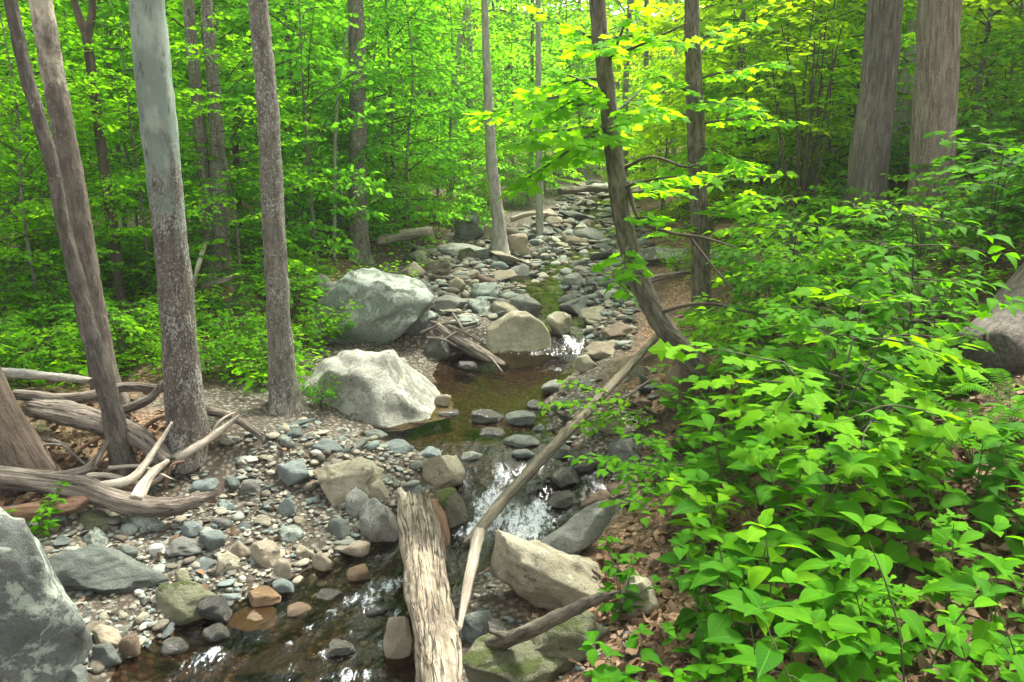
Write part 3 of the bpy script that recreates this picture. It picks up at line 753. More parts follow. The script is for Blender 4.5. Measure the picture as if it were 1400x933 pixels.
def bough(g, p0, d, L, leaf, LV, TB, rad=.008, droop=.25, dens=1, tilt=.3, wide=.62, tw=(.28, .5), flat=True):
    """a branch in a flat spray: side twigs left and right, leaves along them"""
    d = norm(d); n = 7
    pts = [np.array(p0, float)]; dd = d.copy()
    for i in range(n):
        dd = norm(dd + np.array([g.gauss(0, .10), g.gauss(0, .10), -droop / n + g.gauss(0, .06)])); pts.append(pts[-1] + dd * L / n)
    TB.append(tube([Vector(p) for p in pts], [rad * (1 - .8 * i / n) for i in range(n + 1)], 4, 8, 1, 0, 0, 1, 0, (0, 0), 0, False))
    def leaves(q0, q1, spacing):
        ln = np.linalg.norm(q1 - q0); ax = norm(q1 - q0); k = max(1, int(ln / spacing)); sd = norm(np.cross(ax, UP))
        for i in range(k):
            f = (i + g.random() * .6) / k
            sgn = 1 if i % 2 else -1
            dr = norm(ax * g.uniform(.35, .9) + sd * sgn * g.uniform(.5, 1) + np.array([0, 0, g.gauss(-.15, .2)]))
            l = leaf * g.uniform(.65, 1.2)
            LV.append((q0 + (q1 - q0) * f + np.array([0, 0, g.gauss(0, .01)]), dr, norm(UP + rvec(g, tilt)), l, l * wide * g.uniform(.85, 1.15) * 1.1, g.random()))
        LV.append((q1, ax, norm(UP + rvec(g, tilt)), leaf, leaf * wide * 1.1, g.random()))
    C = np.array(pts)
    m = max(3, int(L / (leaf * 1.25) * dens))
    for j in range(m):
        t = .16 + .84 * (j + g.random() * .5) / m; x = t * n; i = min(n - 1, int(x)); q = C[i] + (C[i + 1] - C[i]) * (x - i)
        ax = norm(C[i + 1] - C[i]); sd = norm(np.cross(ax, UP)); sgn = 1 if j % 2 else -1
        tl = L * g.uniform(*tw) * (1.05 - .65 * t)
        dr = norm(ax * .75 + sd * sgn * .8 + np.array([0, 0, g.gauss(-.05, .12)]))
        q1 = q + dr * tl - np.array([0, 0, tl * .12])
        if tl > leaf: TB.append(tube([Vector(q), Vector((q + q1) / 2 + np.array([0, 0, tl * .03])), Vector(q1)], [rad * .35, rad * .25, rad * .12], 3, 4, 1, 0, 0, 1, 0, (0, 0), 0, False))
        leaves(q, q1, leaf * .52 / dens)
    leaves(C[-3], C[-1], leaf * .5)

def crown(seed, h0, h1, rad, nb, leaf, shape='oval', kind='far', dens=1, up=(.0, .45), tilt=.3):
    g = random.Random(seed); LV = []; TB = []
    for i in range(nb):
        f = (i + g.random()) / nb; h = h0 + (h1 - h0) * f
        az = i * 2.399 + g.gauss(0, .4)
        pr = {'oval': math.sin(math.pi * (.16 + .80 * f)) ** .7, 'cone': 1.05 - .85 * f, 'top': .35 + .75 * math.sin(math.pi * min(1, f * .9 + .1))}[shape]
        L = rad * pr * g.uniform(.6, 1.15)
        d = np.array([math.cos(az), math.sin(az), g.uniform(*up)])
        bough(g, (g.gauss(0, .02), g.gauss(0, .02), h), d, max(.3, L), leaf, LV, TB, .006 + .0035 * L, .45, dens, tilt)
    return foliage_mesh('crown', LV, kind, TB)

# ------------------------------------------------------------------ trees
CANOPY = [crown(51 + i, 0, 4.5, 2.3, 15, .17, 'top', 'far', .6) for i in range(3)]
def tree(px, mat, label, y=None, seed=1, cat='tree', flare=.5, ridge=.06, rk=8, segs=36, land=None, top=8.0, lump=.06, crown_i=None, cr_scale=1, cr_mat='leaf_mid', extra=(), group='tall tree trunks beside the stream', lean_y=0, name='tree', basepx=None, fork=None):
    """px: (u, v, w) from the base up"""
    bu, bv = px[0][0], px[0][1]
    p0 = P(bu, bv) if y is None else at_y(bu, bv, y)
    if y is not None: p0.z = Hs(p0.x, p0.y)
    y0 = p0.y; pts = []; rr = []
    for i, (u, v, w) in enumerate(px):
        p = at_y(u, v, y0 + lean_y * i)
        if i == 0: p.z = min(p.z, p0.z) - .04
        pts.append(p); rr.append(w * .9 * proj(p)[2] / F / 2)
    if top and pts[-1].z < top:        # carry the trunk on above the frame
        d = (pts[-1] - pts[-2]).normalized(); d = Vector((d.x * .5, d.y, max(d.z, .5))).normalized()
        k = (top - pts[-1].z) / d.z
        pts.append(pts[-1] + d * k * .5); rr.append(rr[-1] * .85); pts.append(pts[-2] + d * k); rr.append(rr[-2] * .55)
    e = empty(name, p0); tag(e, label, cat, group)
    me = tube_mesh('trunk', [tube([p - p0 for p in pts], rr, segs, None, seed, lump, ridge, rk, flare, (0, 0))])
    link('trunk', me, [M[mat]], e)
    if fork:
        for fpx in fork:
            fp = [at_y(u, v, y0) for u, v, w in fpx]; fr = [w * proj(p)[2] / F / 2 for (u, v, w), p in zip(fpx, fp)]
            link('limb', tube_mesh('limb', [tube([p - p0 for p in fp], fr, 14, None, seed + 3, .06, ridge, rk, 0, (0, 0))]), [M[mat]], e)
    if crown_i is not None:
        c = link('crown', CANOPY[crown_i], [M[cr_mat], M['twig']], e)
        tp = pts[-1] - p0; c.location = (tp.x, tp.y, tp.z - 2.6 * cr_scale); c.scale = (cr_scale,) * 3; c.rotation_euler.z = seed
    if land:
        LAND.append((land, px[0][0], px[0][1])); LAND.append((land, px[len(px) // 2][0], px[len(px) // 2][1]))
    return e, p0, y0

tree([(170, 642, 36), (148, 540, 30), (122, 453, 26), (107, 390, 23), (85, 300, 19), (71, 226, 20), (50, 150, 20), (12, -10, 19)], 'bark_brown', 'slender brown trunk leaning left across the pale-topped trunk', seed=3, land='the leaning brown trunk', crown_i=None)
tree([(150, 548, 42), (132, 453, 36), (108, 300, 34), (82, 150, 33), (54, -10, 32)], 'bark_pale_top', 'trunk with bare cream upper bark behind the leaning brown trunk', seed=5, land='the cream-topped trunk', crown_i=None)
tree([(166, 432, 18), (160, 360, 16), (148, 270, 16), (132, 150, 15), (118, 45, 14)], 'bark_dark', 'thin dark trunk forking into a Y near the top left', seed=7, top=0, land='the forked dark trunk', fork=[[(119, 50, 12), (108, 22, 10), (98, -20, 9), (80, -160, 6)], [(119, 50, 12), (126, 20, 10), (127, -20, 9), (135, -160, 6)]], crown_i=None, segs=16)
tree([(258, 622, 60), (248, 500, 52), (240, 400, 50), (228, 280, 50), (214, 140, 52), (199, -10, 50)], 'bark_sycamore', 'thick mottled trunk, smooth grey-green above and flaky brown below', seed=9, land='the mottled grey-green trunk', crown_i=2, lump=.07)
tree([(302, 385, 36), (299, 280, 26), (294, 150, 21), (281, -10, 17)], 'bark_grey', 'straight grey-brown trunk with a slimmer stem fused to its left side', seed=12, land='the twin-stemmed trunk', segs=20, crown_i=0,
     fork=[[(290, 385, 18), (281, 260, 17), (272, 160, 17), (262, 60, 16), (256, -30, 14), (250, -200, 10)]])
tree([(337, 345, 13), (327, 280, 10), (322, 190, 10), (330, 110, 9), (345, 40, 7)], 'bark_dark', 'thin dark crooked stem just left of the speckled trunk', seed=14, top=0, segs=10, flare=.2)
tree([(390, 558, 46), (382, 450, 36), (374, 300, 34), (366, 150, 32), (352, -10, 30)], 'bark_grey', 'speckled grey trunk rooted at the edge of the gravel bar', seed=16, land='the speckled grey trunk', crown_i=1)
tree([(491, 356, 32), (490, 280, 28), (489, 150, 26), (486, -10, 24)], 'bark_grey', 'straight grey trunk standing behind the largest lichened boulder', seed=18, land='the straight grey trunk', segs=20, crown_i=2)
tree([(684, 345, 26), (681, 300, 20), (672, 220, 17), (667, 120, 14), (663, 20, 11)], 'bark_pale', 'slim pale trunk curving up from the stones in midstream', seed=20, land='the slim curved trunk', segs=16, crown_i=0, cr_scale=1.1)
tree([(738, 322, 12), (737, 220, 10), (736, 100, 9), (736, -10, 8)], 'bark_pale', 'very thin straight pale trunk beside the far stones', seed=22, land='the thin pale trunk', segs=12, flare=.3, crown_i=1, cr_scale=1.1)
tree([(457, 352, 6), (458, 260, 5), (459, 170, 5), (468, 80, 4), (478, 30, 3)], 'bark_pale', 'pencil-thin pale sapling stem left of the straight grey trunk', seed=23, top=0, segs=8, flare=0, cat='sapling')
tA = tree([(985, 530, 34), (950, 500, 32), (897, 432, 31), (866, 360, 30), (847, 270, 29), (835, 170, 26), (823, 60, 25), (817, -10, 24)], 'bark_rough', 'rough-barked dark trunk curving out of the right bank over the stream', seed=25, land='the curved rough trunk', flare=.15, ridge=.10, rk=5, crown_i=None)
tB = tree([(960, 435, 32), (957, 320, 27), (952, 200, 27), (948, 80, 24), (946, -10, 22)], 'bark_rough', 'straight dark trunk just right of the curved rough trunk', seed=27, land='the straight dark trunk', flare=.3, ridge=.09, rk=5, crown_i=None)
tree([(1178, 335, 64), (1184, 270, 56), (1192, 190, 56), (1203, 90, 51), (1211, -10, 50)], 'bark_ridged', 'massive grey ridged trunk leaning right on the hillside', seed=29, y=7.2, land='the massive grey trunk', ridge=.03, rk=12, segs=48, flare=.25, crown_i=None)
tree([(1268, 330, 70), (1273, 250, 62), (1278, 150, 61), (1282, 60, 60), (1286, -10, 60)], 'bark_ridged_warm', 'massive pinkish-brown ridged trunk, right of the massive grey one', seed=31, y=6.6, land='the massive brown trunk', ridge=.03, rk=12, segs=48, flare=.25, crown_i=None)
tree([(1212, 300, 30), (1224, 220, 28), (1240, 120, 26), (1255, 20, 24)], 'bark_pale', 'smaller pale trunk half hidden between the two massive trunks', seed=33, y=9, segs=18, crown_i=None)
# far trunks
FT = [(612, 165, 640, -10, 10, 'bark_pale', 13, 'far pale trunk leaning right above the stream head'), (641, 175, 641, -10, 9, 'bark_pale', 13.5, 'far whitish trunk rising beside the leaning far trunk'),
      (725, 250, 728, -10, 6, 'bark_grey', 14.5, 'distant hair-thin trunk left of the thin pale trunk'), (853, 225, 862, -10, 9, 'bark_grey', 14, 'far grey trunk just right of the curved rough trunk'),
      (878, 240, 884, -10, 8, 'bark_grey', 15, 'far trunk midway between the two rough right trunks'), (790, 235, 792, -10, 6, 'bark_grey', 30, 'far slim trunk left of the curved rough trunk'),
      (920, 235, 925, -10, 7, 'bark_pale', 14, 'far pale slim trunk left of the straight dark trunk'), (822, 235, 815, -10, 5, 'bark_pale', 34, 'remotest threadlike trunk at the stream head'),
      (565, 240, 560, -10, 9, 'bark_dark', 20, 'far dark trunk right of the straight grey trunk'), (420, 260, 410, -10, 9, 'bark_dark', 19, 'far dark trunk right of the speckled grey trunk'),
      (20, 330, 5, -10, 14, 'bark_dark', 13, 'far dark trunk at the left margin'), (225, 330, 222, -10, 11, 'bark_dark', 15, 'far dark trunk peeking out right of the mottled trunk'),
      (1040, 250, 1050, -10, 10, 'bark_dark', 15, 'far dark trunk on the bright hillside'), (1375, 250, 1380, -10, 14, 'bark_dark', 12, 'far dark trunk at the right margin'),
      (1120, 230, 1118, -10, 9, 'bark_grey', 18, 'far grey trunk left of the massive grey trunk'), (590, 230, 597, -10, 6, 'bark_grey', 25, 'faint thin trunk near the stream head thicket'), (700, 235, 697, -10, 6, 'bark_dark', 30, 'faint dark trunk between the slim and thin pale trunks')]
for i, (bu, bv, tu, tv, w, mt, y, lab) in enumerate(FT):
    tree([(bu, bv + 30, w * 1.25), ((bu + tu) / 2 + R.uniform(-3, 3), bv / 2, w), (tu, tv, w * .85)], mt, lab, y=y, seed=60 + i, segs=10, flare=.2, top=11, crown_i=(i // 2) % 3 if i % 2 else None, cr_scale=1.25, group='distant trunks in the wood')

# leafy boughs on the two right trunks (maple leaves), real crown pieces of those trees
def bough_part(tr, starts, kind, leaf, mat, seed, wide=.8, dens=.9, rad=.012):
    e, p0, y0 = tr; g = random.Random(seed); LV = []; TB = []
    for (su, sv, dy0), (eu, ev, dy1) in starts:
        a = np.array(at_y(su, sv, y0 + dy0)) - np.array(p0); b = np.array(at_y(eu, ev, y0 + dy1)) - np.array(p0)
        L = np.linalg.norm(b - a); bough(g, a, norm(b - a) + np.array([0, 0, .12]), L, leaf, LV, TB, rad, .24, dens, .35, wide, (.22, .42))
    link('crown', foliage_mesh('crown', LV, kind, TB), [M[mat], M['twig']], e)
bough_part(tA, [((836, 170, 0), (735, 262, -.5)), ((830, 120, 0), (745, 150, -.3)), ((826, 70, 0), (770, 55, -.6)), ((848, 260, 0), (940, 215, -.5)), ((846, 250, 0), (905, 185, .4)), ((825, 60, 0), (905, 30, -.4)),
                ((838, 190, 0), (790, 175, -.8)), ((855, 300, 0), (900, 300, -.4)), ((862, 330, 0), (835, 395, -.5)), ((834, 160, 0), (900, 120, .3)), ((828, 90, 0), (870, 20, -.3)), ((826, 60, 0), (740, 20, .2)), ((832, 130, 0), (770, 105, .4)), ((840, 210, 0), (775, 225, .3)), ((850, 265, 0), (920, 265, .3)), ((836, 175, 0), (905, 160, -.7)), ((836, 145, 0), (650, 170, .3)), ((832, 110, 0), (690, 115, .5)), ((838, 175, 0), (700, 195, -.2)), ((834, 130, 0), (720, 150, -.5)), ((838, 165, 0), (760, 200, .6))], 'maple', .074, 'leaf_mid', 71, .95, 1.25)
bough_part(tB, [((950, 150, 0), (1040, 120, -.5)), ((953, 200, 0), (1030, 215, -.6)), ((950, 130, 0), (880, 105, -.5)), ((955, 300, 0), (1010, 270, -.8)), ((947, 60, 0), (1030, 30, -.4)), ((956, 310, 0), (905, 330, -.3)), ((955, 280, 0), (1060, 300, -.3)),
                ((948, 70, 0), (870, 50, -.5)), ((950, 110, 0), (1060, 70, .3)), ((952, 170, 0), (1075, 165, .2)), ((953, 220, 0), (885, 235, -.3)), ((949, 90, 0), (1000, 40, .4)), ((951, 160, 0), (890, 150, .4)), ((954, 250, 0), (1050, 240, .4)), ((950, 140, 0), (1000, 160, -.9))], 'maple', .074, 'leaf_mid', 72, .95, 1.25)
# dead branches of the curved trunk
for pxs, w in (([(858, 250), (874, 300), (915, 318), (960, 325), (1005, 338)], [9, 8, 7, 6, 3]), ([(850, 232), (890, 215), (935, 228), (955, 225)], [8, 6, 5, 4]), ([(940, 320), (975, 365), (1005, 400)], [6, 5, 3]), ([(828, 80), (880, 60), (940, 32)], [7, 5, 3]), ([(890, 430), (960, 415), (1030, 428), (1070, 432)], [9, 7, 6, 4])):
    e, p0, y0 = tA
    pts = [at_y(u, v, y0 - .12 * i) - p0 for i, (u, v) in enumerate(pxs)]
    link('branch', tube_mesh('branch', [tube(pts, [x * .65 * y0 / F / 2 for x in w], 8, 30, 5, .15, .05, 3)]), [M['bark_dark']], e)

# ------------------------------------------------------------------ logs and driftwood
log('log', [(606, 990, .30), (598, 900, .30), (588, 830, .30), (578, 760, .30), (570, 700, .30)], [60, 59, 57, 55, 53], 'log_big', 'weathered buff log with a torn end lying over the stream toward the viewer', seed=2, lump=.16, ridge=.11, rk=3, segs=48, jag=(.02, .17), land='the weathered log',
    stubs=[([(588, 690, 4.0, None), (602, 730, 3.85, None), (612, 780, 3.7, None)], [30, 26, 8], 'rot_wood'), ([(556, 690, 4.05, None), (549, 677, 4.1, None), (547, 668, 4.12, None)], [22, 14, 5], 'drift_pale'), ([(580, 690, 4.05, None), (590, 676, 4.1, None)], [18, 6], 'rot_wood')], stubname='split_wood')
log('pole', [(640, 745, .22), (690, 682, .22), (750, 618, .24), (800, 566, .22), (850, 512, .16), (897, 462, .10)], [16, 16, 15.5, 14, 12, 9], 'log_pole_dark', 'long grey fallen pole slanting across the cascade to the right bank', seed=4, lump=.06, ridge=.05, segs=18, land='the slanting pole', jag=(.03, .03))
log('stick', [(628, 858, .12), (637, 814, .15), (646, 770, .19), (655, 728, .23)], [8, 12, 15, 16], 'drift_pale', 'short barkless pale stick propped under the lower end of the pole', 'stick', seed=6, lump=.1, segs=14)
log('driftwood', [(-60, 645, .12), (20, 655, .12), (110, 668, .12), (180, 690, .11), (240, 692, .10), (292, 676, .12)], [32, 32, 32, 30, 24, 10], 'drift', 'thick grained driftwood limb reaching in from the left edge over the stones', 'driftwood', seed=8, lump=.2, ridge=.10, rk=4, segs=26, land='the thick driftwood limb', jag=(.02, .06),
    stubs=[([(120, 668, .14), (180, 655, .2), (215, 610, .3), (235, 578, .36)], [16, 12, 8, 3], 'drift_pale'), ([(60, 655, .14), (120, 640, .2), (150, 598, .3)], [16, 12, 5], 'drift'), ([(185, 685, .14), (205, 650, .18), (230, 630, .2)], [20, 14, 6], 'drift_pale')])
log('driftwood', [(-40, 712, .10), (40, 702, .10), (100, 690, .1), (125, 678, .12)], [26, 25, 20, 10], 'rot_wood', 'shorter brown driftwood piece under the thick limb', 'driftwood', seed=10, lump=.2, ridge=.08)
log('log', [(48, 560, .18), (90, 568, .2), (140, 580, .2), (190, 600, .16), (232, 634, .12)], [26, 32, 32, 28, 22], 'drift', 'rotting flaky log passing behind the leaning brown trunk', seed=12, lump=.25, ridge=.12, segs=24, land='the rotting flaky log', jag=(.05, .06))
log('log', [(-40, 505, .2), (40, 512, .2), (120, 520, .2)], [12, 13, 10], 'bark_pale', 'thin grey fallen stem above the rotting log at the left edge', seed=13, segs=12)
log('log', [(20, 540, .15), (100, 545, .18), (170, 530, .22), (235, 533, .22)], [15, 15, 14, 10], 'drift', 'dark-edged fallen stem between the thin stem and the rotting log', seed=15, segs=12)
log('log', [(170, 560, .1), (205, 545, .2), (225, 520, .3)], [14, 12, 8], 'drift', 'short upright snag left of the mottled trunk', seed=17, segs=10)
log('stick', [(278, 560, .08), (320, 572, .12), (355, 596, .06)], [14, 12, 10], 'drift', 'crooked bleached stick right of the mottled trunk foot', 'stick', seed=19, segs=10,
    stubs=[([(318, 574, .12), (326, 562, .2), (330, 555, .25)], [8, 5, 3], 'drift_pale')])
log('stick', [(215, 640, .05), (262, 616, .12), (300, 590, .16), (325, 570, .22)], [14, 12, 10, 4], 'drift_pale', 'long pale stick lying in front of the mottled trunk foot', 'stick', seed=21, segs=10)
log('stick', [(80, 660, .1), (140, 650, .08), (200, 662, .06), (235, 640, .1)], [8, 9, 8, 5], 'drift_pale', 'white curved stick above the thick driftwood limb', 'stick', seed=22, segs=10)
log('log', [(598, 448, .12), (630, 468, .12), (660, 486, .12), (690, 502, .08)], [20, 20, 18, 12], 'drift', 'brown log wedged under the egg-shaped boulder', seed=24, land='the wedged log', stubs=[([(640, 470, .12), (670, 490, .2), (688, 510, .2)], [5, 4, 2], 'drift')])
for i, (a, b, w) in enumerate([((90, 630), (160, 596), 6), ((200, 640), (232, 600), 7), ((150, 640), (235, 655), 6), ((60, 600), (120, 640), 7), ((180, 600), (240, 570), 7), ((225, 665), (255, 630), 6), ((30, 620), (95, 612), 6), ((285, 600), (330, 560), 5)]):
    log('stick', [(a[0], a[1], .08), ((a[0] + b[0]) / 2 + R.uniform(-6, 6), (a[1] + b[1]) / 2 - R.uniform(4, 12), .16), (b[0], b[1], .14)], [w, w * .8, w * .4], R.choice(['drift', 'drift_pale', 'rot_wood']), 'small broken stick tangled in the driftwood around the left trunks', 'stick', 'tangled driftwood sticks', seed=80 + i, segs=8)
for i, (a, b) in enumerate([((575, 455), (640, 440)), ((590, 440), (660, 470)), ((600, 470), (655, 445)), ((620, 430), (645, 480)), ((585, 462), (630, 478))]):
    log('stick', [(a[0], a[1], .12), ((a[0] + b[0]) / 2, (a[1] + b[1]) / 2 - 5, .2), (b[0], b[1], .12)], [4, 4, 2], 'drift', 'thin brown stick in the flood-wrack heap by the egg-shaped boulder', 'stick', 'flood-wrack sticks', seed=30 + i, segs=6)
log('log', [(518, 330, .15), (550, 322, .3), (588, 316, .42)], [12, 13, 12], 'drift_pale', 'cream fallen branch with a broken elbow beyond the largest boulder', seed=26, segs=12, stubs=[([(586, 316, 10.6, None), (592, 330, 10.6, None), (600, 348, 10.6, None)], [11, 9, 7], 'drift_pale')])
log('branch', [(668, 880, .12), (700, 872, .18), (750, 850, .26), (800, 826, .3), (835, 812, .34)], [20, 22, 20, 16, 10], 'bark_rough', 'dead brown branch lying below the big buff slab', 'branch', seed=28, segs=14, stubs=[([(700, 872, .18), (685, 868, .2), (668, 862, .22)], [12, 9, 6], 'bark_rough')], land='the dead brown branch')
log('log', [(985, 318, .12), (1010, 318, .14), (1050, 322, .12)], [22, 22, 18], 'rot_wood', 'short brown rotten log on the right bank behind the straight dark trunk', seed=32, segs=12)
log('log', [(262, 400, .1), (272, 360, .4), (282, 328, .8)], [6, 7, 6], 'drift_pale', 'thin pale snag leaning by the twin-stemmed trunk', seed=34, segs=8)
log('log', [(275, 392, .12), (300, 388, .16), (325, 375, .2)], [10, 9, 6], 'drift', 'fallen grey branch at the foot of the twin-stemmed trunk', seed=35, segs=8)
boulder(286, 388, 324, 414, 'rock_orange', 'rust-red rotten block below the twin-stemmed trunk')
log('log', [(765, 262, .15), (810, 258, .2), (862, 262, .18)], [9, 9, 7], 'drift', 'far driftwood log lying across the head of the stony bed', seed=61, segs=10)
log('log', [(700, 300, .1), (728, 292, .2), (760, 294, .12)], [7, 7, 4], 'drift_pale', 'pale far driftwood pole left of the stony bed by the thin pale trunk', seed=62, segs=10)
log('log', [(870, 392, .1), (900, 380, .2), (945, 372, .2)], [9, 9, 6], 'drift', 'grey driftwood piece on the stones behind the curved rough trunk', seed=63, segs=10)
for i, (pts, w, lab) in enumerate([([(1040, 470, .4), (1058, 510, .36), (1066, 545, .2)], [7, 7, 5], 'black hooked dead twig standing among the right leaves'), ([(1075, 560, .1), (1110, 530, .2), (1142, 500, .3)], [9, 9, 6], 'pale bare stick sloping up among the right leaves'),
                                   ([(1000, 345, .3), (1040, 385, .2), (1070, 420, .15)], [5, 5, 3], 'thin grey twig above the leaf bank'), ([(1010, 620, .05), (990, 590, .1), (960, 560, .12)], [6, 6, 4], 'short pale stick on the leaf litter near the slanting pole'),
                                   ([(800, 560, .06), (850, 545, .1), (890, 520, .1)], [6, 6, 4], 'grey stick under the lime bough by the pool')]):
    log('stick', pts, w, 'bark_dark' if i == 0 else 'drift', lab, 'stick', seed=36 + i, segs=8)
# trunk cut by the left edge, root flare cut by the right edge
tree([(28, 655, 88), (-4, 590, 80), (-38, 520, 76), (-90, 400, 74), (-190, 100, 70)], 'bark_dark', 'broad dark leaning trunk base cut by the left edge', seed=41, top=6, flare=.25, lump=.08, ridge=.06, segs=32, land='the broad dark trunk base')
log('stump', [(1345, 505, .10), (1385, 470, .14), (1430, 425, .2), (1500, 360, .3)], [110, 105, 112, 120], 'bark_brown', 'smooth brown fallen trunk jutting in at the right edge', 'fallen trunk', seed=43, lump=.12, ridge=.05, rk=3, segs=36, jag=(.06, 0), land='the fallen trunk at the right edge')

# ------------------------------------------------------------------ understory trees behind
US = [('oval', .25, 4.8, 1.6, 46, .10), ('top', .2, 5.0, 1.6, 48, .09), ('oval', .3, 5.2, 1.7, 46, .112), ('cone', .1, 4.6, 1.6, 52, .088)]
UM = [crown(210 + i, *q[1:6], q[0], 'far', .95, (-.25, 1.0), .8) for i, q in enumerate(US)]
UT = [tube_mesh('trunk', [tube([Vector((0, 0, -.3)), Vector((R.gauss(0, .05), R.gauss(0, .05), 1.6)), Vector((R.gauss(0, .1), R.gauss(0, .1), 3.2)), Vector((0, 0, 4.9))], [.028, .023, .016, .006], 8, 24, i, .15)]) for i in range(4)]
UAUTO = []
def under(x, y, s, mat, rowname):
    k = R.randrange(4)
    e = empty('understory_tree', (x, y, Hs(x, y)), R.uniform(0, 6.28)); e['group'] = 'understory trees in the wood'; e['category'] = 'tree'
    t = link('trunk', UT[k], [M['bark_grey']], e); c = link('crown', UM[k], [M[mat], M['twig']], e)
    sz = s * R.uniform(.85, 1.2)
    t.scale = (s, s, sz); c.scale = (s, s, sz)
    u, v, d = proj((x, y, Hs(x, y) + 1.5 * s))
    UAUTO.append((e, mat, rowname, u, v, ('rounded' if US[k][0] == 'oval' else 'conical')))
rows = [(9.3, 1.0, 'nearest row'), (11.5, 1.05, 'second row'), (14, 1.15, 'third row'), (17.5, 1.3, 'fourth row'), (22, 1.6, 'fifth row'), (28, 1.8, 'sixth row'), (36, 2.2, 'seventh row'), (47, 2.7, 'eighth row')]
for ri, (y, s, rn) in enumerate(rows):
    u = -170 + R.uniform(0, 60)
    while u < 1580:
        step = 1.15 * s * F / y
        yy = y * R.uniform(.92, 1.1); x = (u - CU) / F * yy
        l = float(np.interp(yy, EY, EL)); r = float(np.interp(yy, EY, ER))
        ok = True
        if yy < 21 and l - 1.5 * s < x < r + 1.7 * s: ok = False
        if yy < 15 and 545 < u < 1000: ok = False
        if yy < 10.5 and u < 420 and R.random() < .25: ok = False
        if ok:
            pool = ['leaf_bright', 'leaf_bright', 'leaf_mid'] if u > 880 else (['leaf_deep', 'leaf_mid', 'leaf_cool'] if u < 520 else ['leaf_cool', 'leaf_mid', 'leaf_bright'])
            if ri > 5: pool = ['leaf_bright', 'leaf_mid', 'leaf_cool']
            under(x, yy, s, R.choice(pool), rn)
        u += step * R.uniform(.75, 1.15)
# hand-placed leafy saplings that show clearly
for (u, v, s, mt) in ((20, 400, .45, 'leaf_mid'), (110, 395, .5, 'leaf_deep'), (255, 380, .4, 'leaf_mid'), (380, 370, .45, 'leaf_cool'), (470, 345, .5, 'leaf_cool'), (530, 322, .5, 'leaf_mid'), (600, 300, .5, 'leaf_cool'), (640, 285, .6, 'leaf_mid'), (700, 272, .6, 'leaf_cool'), (745, 262, .6, 'leaf_mid'),
                      (790, 243, .7, 'leaf_cool'), (850, 240, .7, 'leaf_mid'), (900, 262, .6, 'leaf_bright'), (950, 280, .5, 'leaf_bright'), (985, 290, .5, 'leaf_mid'),
                      (410, 330, .6, 'leaf_deep'), (300, 350, .6, 'leaf_deep'), (190, 350, .6, 'leaf_deep'), (80, 350, .6, 'leaf_mid'), (-20, 380, .6, 'leaf_deep'), (500, 310, .6, 'leaf_mid'), (570, 280, .7, 'leaf_cool'), (820, 232, .8, 'leaf_bright'), (770, 240, .8, 'leaf_mid'),
                      (560, 345, .62, 'leaf_cool'), (435, 372, .62, 'leaf_cool'), (330, 395, .55, 'leaf_mid'), (60, 440, .55, 'leaf_mid'), (1010, 305, .6, 'leaf_bright'),
                      (905, 300, .5, 'leaf_bright'), (205, 400, .5, 'leaf_mid'), (620, 318, .6, 'leaf_cool'), (540, 330, .75, 'leaf_cool')):
    p = P(u, v); under(p.x, p.y, s, mt, 'front edge')
for (u, v, s, mt) in ((662, 300, .22, 'leaf_mid'), (642, 312, .2, 'leaf_cool'), (700, 286, .25, 'leaf_mid'), (722, 280, .22, 'leaf_cool'), (757, 264, .28, 'leaf_mid'), (600, 316, .25, 'leaf_mid'), (560, 330, .25, 'leaf_bright'), (680, 278, .3, 'leaf_cool'), (640, 296, .3, 'leaf_mid'), (740, 256, .3, 'leaf_bright')):
    p = P(u, v); under(p.x, p.y, s, mt, 'low fringe')

for (u, y, s, mt) in ((900, 12.5, .5, 'leaf_mid'), (930, 11.5, .45, 'leaf_bright'), (975, 10.5, .42, 'leaf_bright'), (1010, 9.5, .42, 'leaf_mid'), (1045, 8.8, .4, 'leaf_bright'), (990, 13, .6, 'leaf_bright'), (880, 15, .6, 'leaf_bright'), (1090, 8.6, .4, 'leaf_bright'), (1060, 10.2, .7, 'leaf_bright'), (1110, 9.6, .6, 'leaf_bright'), (1165, 10.5, .7, 'leaf_mid'), (1235, 9.8, .6, 'leaf_bright'), (1330, 8.8, .6, 'leaf_bright'), (1375, 8.0, .6, 'leaf_mid'), (1430, 7.4, .7, 'leaf_mid'), (1090, 12, .8, 'leaf_bright'), (1300, 11, .8, 'leaf_bright')):
    under((u - CU) / F * y * 1.03, y, s, mt, 'front edge')

